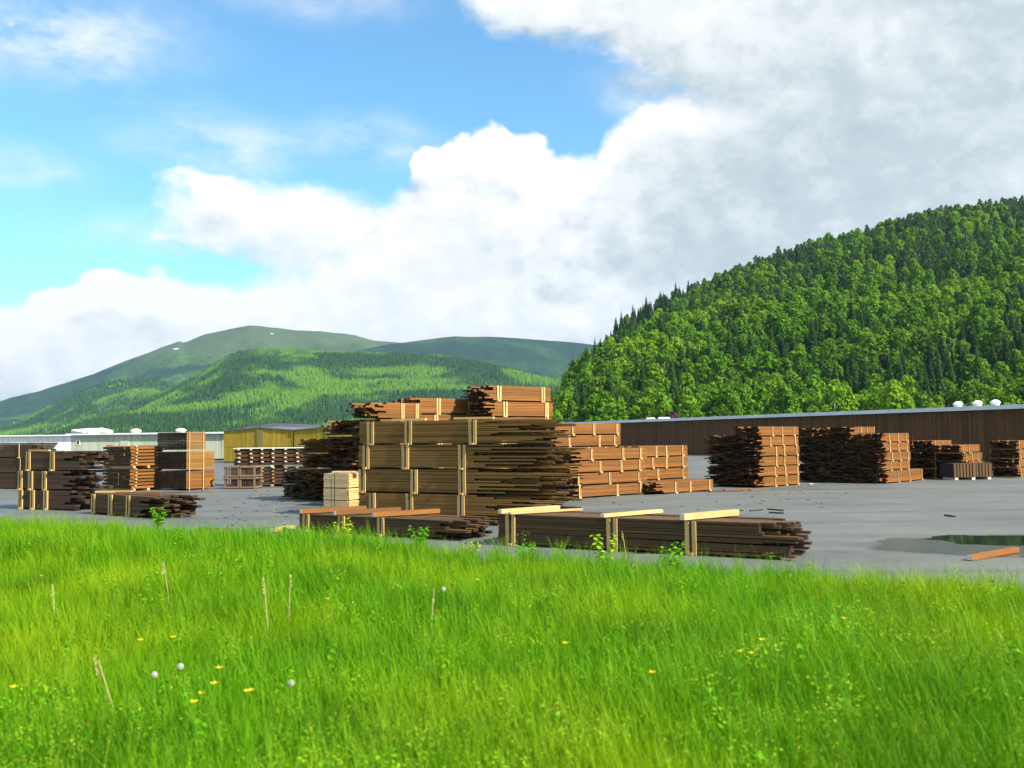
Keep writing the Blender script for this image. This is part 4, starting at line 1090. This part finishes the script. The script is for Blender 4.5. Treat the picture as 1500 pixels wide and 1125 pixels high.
# ------------------------------------------------------------------ meadow
M['grass'] = leaf_mat('grass_blade', (.052, .182, .002), (.160, .405, .003), .42, .33, (.265, .405, .003), .5)
M['seed'] = leaf_mat('grass_seed', (.16, .30, .012), (.28, .38, .02), .30, .42)
M['herb'] = leaf_mat('herb_leaf', (.055, .225, .003), (.14, .40, .004), .35, .42)
M['straw'] = leaf_mat('straw', (.36, .33, .12), (.46, .42, .18), .3)
M['yellowfl'] = leaf_mat('yellow_flower', (.62, .50, .02), (.75, .62, .03), .3)
M['umbel'] = leaf_mat('umbel_flower', (.20, .36, .015), (.32, .44, .02), .3, .5)
M['fluff'] = leaf_mat('seed_fluff', (.42, .44, .34), (.55, .56, .46), .4)
M['rust'] = leaf_mat('sorrel', (.22, .10, .02), (.30, .16, .03), .3)

def blade(mb, x, y, h, w, th, bend, seg=3, droop=0.0):
    u = Vector((math.cos(th), math.sin(th), 0)); v = Vector((-math.sin(th), math.cos(th), 0))
    n0 = len(mb.v); b = Vector((x, y, 0))
    for i in range(seg + 1):
        t = i / seg; p = b + u * bend * t * t + Vector((0, 0, h * (t - droop * t * t)))
        ww = w * (1 - t ** 1.6) * .5 + .0004
        mb.v += [tuple(p - v * ww), tuple(p + v * ww)]
    mb.f += [(n0 + 2 * i, n0 + 2 * i + 1, n0 + 2 * i + 3, n0 + 2 * i + 2) for i in range(seg)]

def grass_clump(seed, n, rad, h0, h1, w):
    r = random.Random(seed); mb = MB()
    for i in range(n):
        a = r.random() * 6.28; q = rad * math.sqrt(r.random()); h = r.uniform(h0, h1)
        blade(mb, q * math.cos(a), q * math.sin(a), h, w * r.uniform(.6, 1.3), r.random() * 6.28, h * r.uniform(.1, .6), 3, r.uniform(0, .25))
    return to_mesh(mb, 'grass_clump', M['grass'])

def panicle(seed, h):
    """tall stalk with a loose seed head"""
    r = random.Random(seed); mb = MB()
    for s in range(4):
        x, y = r.uniform(-.08, .08), r.uniform(-.08, .08); hh = h * r.uniform(.75, 1.1); lean = (r.uniform(-.1, .1), r.uniform(-.1, .1))
        blade(mb, x, y, hh, .005, r.random() * 6.28, .05, 2)
        for i in range(14):
            t = .68 + .34 * i / 14; c = Vector((x + lean[0] * .2 + r.gauss(0, .018 * (1.1 - (t - .6))), y + r.gauss(0, .018), hh * t))
            leaf_quad(mb, c, (r.gauss(0, 1), r.gauss(0, 1), .2), .006, r)
    return to_mesh(mb, 'seed_grass', M['seed'])

def herb(seed, h, n, leaf, flower=None, nf=0):
    r = random.Random(seed); mb = MB()
    for i in range(n):
        t = .15 + .85 * (i + r.random()) / n; th = i * 2.4; L = leaf * (1.3 - .7 * t) * r.uniform(.7, 1.2)
        c = Vector((math.cos(th) * L * .8, math.sin(th) * L * .8, h * t)); leaf_quad(mb, c, (math.cos(th) * .6, math.sin(th) * .6, 1), L * .75, r)
    for s in range(3):
        blade(mb, 0, 0, h * r.uniform(.8, 1.0), .008, r.random() * 6.28, .04, 2)
    nfaces = len(mb.f)
    for i in range(nf):
        c = Vector((r.gauss(0, .06), r.gauss(0, .06), h * r.uniform(.95, 1.08)))
        leaf_quad(mb, c, (r.gauss(0, .4), r.gauss(0, .4), 1), .008, r)
    me = to_mesh(mb, 'herb', M['herb'])
    if flower:
        me.materials.append(flower)
        me.polygons.foreach_set('material_index', [0] * nfaces + [1] * (len(mb.f) - nfaces))
    return me

def build_meadow():
    src = [grass_clump(200 + i, 46, .15, .22, .50, .0085) for i in range(5)]          # 0-4 grass
    src += [grass_clump(230 + i, 26, .10, .40, .68, .008) for i in range(2)]           # 5-6 tall tufts
    src += [panicle(260 + i, .62) for i in range(3)]                                     # 7-9 seed heads
    src += [herb(280, .40, 34, .038), herb(281, .34, 30, .034)]                          # 10-11 leafy herbs
    src += [herb(290, .50, 16, .045, M['umbel'], 30), herb(291, .46, 14, .045, M['umbel'], 36)]   # 12-13 yellow-green umbels
    src += [herb(295, .44, 10, .04, M['rust'], 14)]                                      # 14 sorrel
    r = random.Random(31); f = vnoise(90)
    pts, rot, scl, idx = [], [], [], []
    def add(x, y, s, i, sz=1.0):
        pts.append((x, y, .01)); rot.append((r.uniform(-.12, .12), r.uniform(-.12, .12), r.random() * 6.28)); scl.append((s, s, s * sz)); idx.append(i)
    def region(n, choose, smin, smax, inset=0.0, thin=1.4):
        c = 0
        while c < n:
            y = 3.2 + (30 - 3.2) * r.random() ** 1.7
            half = y * .62 + .8; x = r.uniform(-half, half)
            e = edge_y(x) + .45 * float(f(x * .9, y * .9)) + .5 * float(f(x * .25, 3)) - inset
            if y > e + .9 or (y > e and r.random() > .10 * (1 - (y - e) / .9)): continue
            if e - y < thin and r.random() > .35 + .65 * (e - y) / thin: continue
            s = r.uniform(smin, smax) * (.82 + .55 * float(f(x * .35 + 9, y * .35)) + .18) * (1 if e - y > 1.0 else .72 + .28 * (e - y) / 1.0)
            add(x, y, max(.25, s), choose(), 1.0); c += 1
    region(21000, lambda: r.randrange(5), .75, 1.15)
    region(3200, lambda: 5 + r.randrange(2), .7, 1.05)
    for i in range(520):        # uneven tufts along the meadow edge
        x = r.uniform(-15, 6.5); y = edge_y(x) + r.gauss(-.15, .38)
        if float(f(x * 1.3, 7.7)) + .25 * r.random() < .05: continue
        add(x, y, r.uniform(.45, .95), r.choice((5, 6, 5, 6, 12, 10)))
    region(500, lambda: 7 + r.randrange(3), .75, 1.1, .4)
    region(600, lambda: 10 + r.randrange(2), .7, 1.25, .2)
    region(380, lambda: 12 + r.randrange(2), .75, 1.1, .4)
    region(140, lambda: 14, .7, 1.05, .4)
    o = scatter('meadow_grass', src, pts, rot, scl, idx)
    tag(o, 'lush bright green meadow of tall grass and herbs', 'grass')

    # single plants that can be picked out
    def weed(label, px, py, h, n, leafw, mat, z=0.01):
        n = n * 2; leafw = leafw * 1.15
        p = G(px, py); r2 = random.Random(int(px)); e = empty('weed_plant', at_z(p, z)); tag(e, label, 'plant')
        st = MB(); lf = MB()
        for s in range(5):
            th = s * 1.3 + r2.random(); top = Vector((math.cos(th) * .16, math.sin(th) * .16, h * r2.uniform(.7, 1.05)))
            st.tube([(0, 0, -.02), tuple(top * .5 + Vector((0, 0, .05))), tuple(top)], [.006, .005, .002], 4)
            for i in range(n):
                t = .2 + .8 * i / n; c = top * t; a = i * 2.4 + s
                d = Vector((math.cos(a), math.sin(a), .35)); L = leafw * (1.25 - .6 * t)
                leaf_quad(lf, c + d * L * .8, (math.cos(a) * .4, math.sin(a) * .4, 1), L, r2)
        st.build('stem', M['herb'], e); lf.build('leaves', mat, e)
    weed('bright leafy weed standing in front of the low dark bundle', 614, 812, .50, 9, .05, M['herb'])
    weed('yellow-green leafy weed before the low dark bundle, near its middle crosspiece', 503, 800, .50, 9, .045, M['umbel'])
    weed('yellow-green weed in front of the middle uprights of the long low bundle', 885, 845, .55, 10, .045, M['umbel'])
    weed('leafy weed at the even end of the long low bundle', 768, 835, .40, 8, .04, M['herb'])
    weed('tall leafy weed near the third upright of the long low bundle', 985, 855, .52, 9, .045, M['herb'])
    weed('leafy weed in front of the ragged end of the low bundle by the three-high stack', 232, 778, .52, 9, .05, M['herb'])
    weed('small weed at the meadow edge between the two low dark bundles', 300, 790, .30, 7, .035, M['herb'])
    weed('weed at the meadow edge below the big stack, beside the long low bundle', 690, 822, .34, 7, .04, M['umbel'])
    def stalk(label, px, py, h, lean):
        p = G(px, py); e = empty('dry_stalk', at_z(p, .01), random.uniform(-.3, .3)); tag(e, label, 'stalk')
        mb = MB(); mb.tube([(0, 0, 0), (lean * .4, 0, h * .55), (lean, 0, h)], [.006, .006, .004], 5); mb.build('stem', M['straw'], e)
        mb = MB(); r2 = random.Random(int(px))
        for i in range(16): leaf_quad(mb, Vector((lean * (1 + .01 * i), r2.gauss(0, .006), h * (.86 + .012 * i))), (r2.gauss(0, 1), r2.gauss(0, 1), .2), .012, r2)
        mb.build('seed_head', M['straw'], e)
    for (px, py, h, ln, lab) in ((395, 985, .72, -.05, 'straight pale dry stalk in the middle of the meadow'), (250, 930, .68, -.08, 'leaning pale dry stalk below the dark three-high stack'), (178, 1120, .60, -.14, 'curved pale dry stalk low in the meadow, at the lower edge'),
                                 (422, 960, .66, .02, 'slender pale dry stalk beside the straight one'), (630, 985, .64, .03, 'pale dry stalk in the meadow below the big stack'), (920, 850, .60, -.06, 'bent pale dry stalk against the long low bundle'), (80, 950, .55, -.03, 'short pale dry stalk near the left edge of the meadow')):
        stalk(lab, px, py, h, ln)
    def clock(label, px, py, h):
        p = G(px, py); e = empty('dandelion_clock', at_z(p, .01)); tag(e, label, 'dandelion')
        mb = MB(); mb.tube([(0, 0, 0), (.01, 0, h * .5), (0, .01, h)], .0045, 5); mb.build('stem', M['herb'], e)
        mb = MB(); r2 = random.Random(int(px))
        for i in range(90):
            d = Vector((r2.gauss(0, 1), r2.gauss(0, 1), r2.gauss(0, 1))).normalized(); leaf_quad(mb, d * .019 + Vector((0, .01, h + .02)), d, .008, r2)
        mb.build('seed_head', M['fluff'], e)
    for (px, py, h, lab) in ((262, 1115, .52, 'white dandelion clock in the lower left of the meadow'), (224, 1118, .48, 'greyish dandelion clock left of the white one'), (425, 1125, .45, 'pale dandelion clock in the lower meadow right of the white one'), (650, 965, .56, 'white flower head standing out in the middle of the meadow')):
        clock(lab, px, py, h)
    def buttercup(px, py, h, lab):
        p = G(px, py); e = empty('buttercup', at_z(p, .01), random.random() * 6); tag(e, lab, 'flower', 'yellow flowers in the meadow')
        mb = MB(); mb.tube([(0, 0, 0), (.01, .01, h * .5), (0, 0, h)], .003, 4); mb.build('stem', M['herb'], e)
        for i in range(5):
            a = i * 1.2566; q = MB(); c, s = math.cos(a), math.sin(a)
            q.quad((0, 0, h), (.016 * c - .009 * s, .016 * s + .009 * c, h + .008), (.027 * c, .027 * s, h + .013), (.016 * c + .009 * s, .016 * s - .009 * c, h + .008)); q.build('petal', M['yellowfl'], e)
    r3 = random.Random(77)
    for (px, py) in ((205, 1000), (253, 980), (295, 1090), (313, 1092), (367, 1080), (362, 1095), (283, 1120), (18, 1090), (1104, 1010), (1088, 1022), (958, 1060), (1120, 1005), (60, 850), (700, 880), (480, 900), (1240, 960), (830, 1000), (320, 1060)):
        y = py + 60; buttercup(px, y, r3.uniform(.46, .56), 'small yellow flower dotted among the meadow grass')
build_meadow()

# ------------------------------------------------------------------ air
def build_haze():
    mb = MB(); mb.box(-5200, 5200, -300, 5900, -1.5, 640)
    m = bpy.data.materials.new('haze_air'); m.use_nodes = True; m.node_tree.nodes.clear()
    k = NT(m.node_tree); o = k.n('ShaderNodeOutputMaterial'); v = k.n('ShaderNodeVolumePrincipled')
    v.inputs['Color'].default_value = (.40, .62, .96, 1); v.inputs['Density'].default_value = HAZE; v.inputs['Anisotropy'].default_value = 0.2
    k.l(v.outputs[0], o.inputs['Volume'])
    tag(mb.build('haze', m), 'thin bluish summer haze over the valley', 'haze', kind='stuff')
HAZE = 0.000055
build_haze()
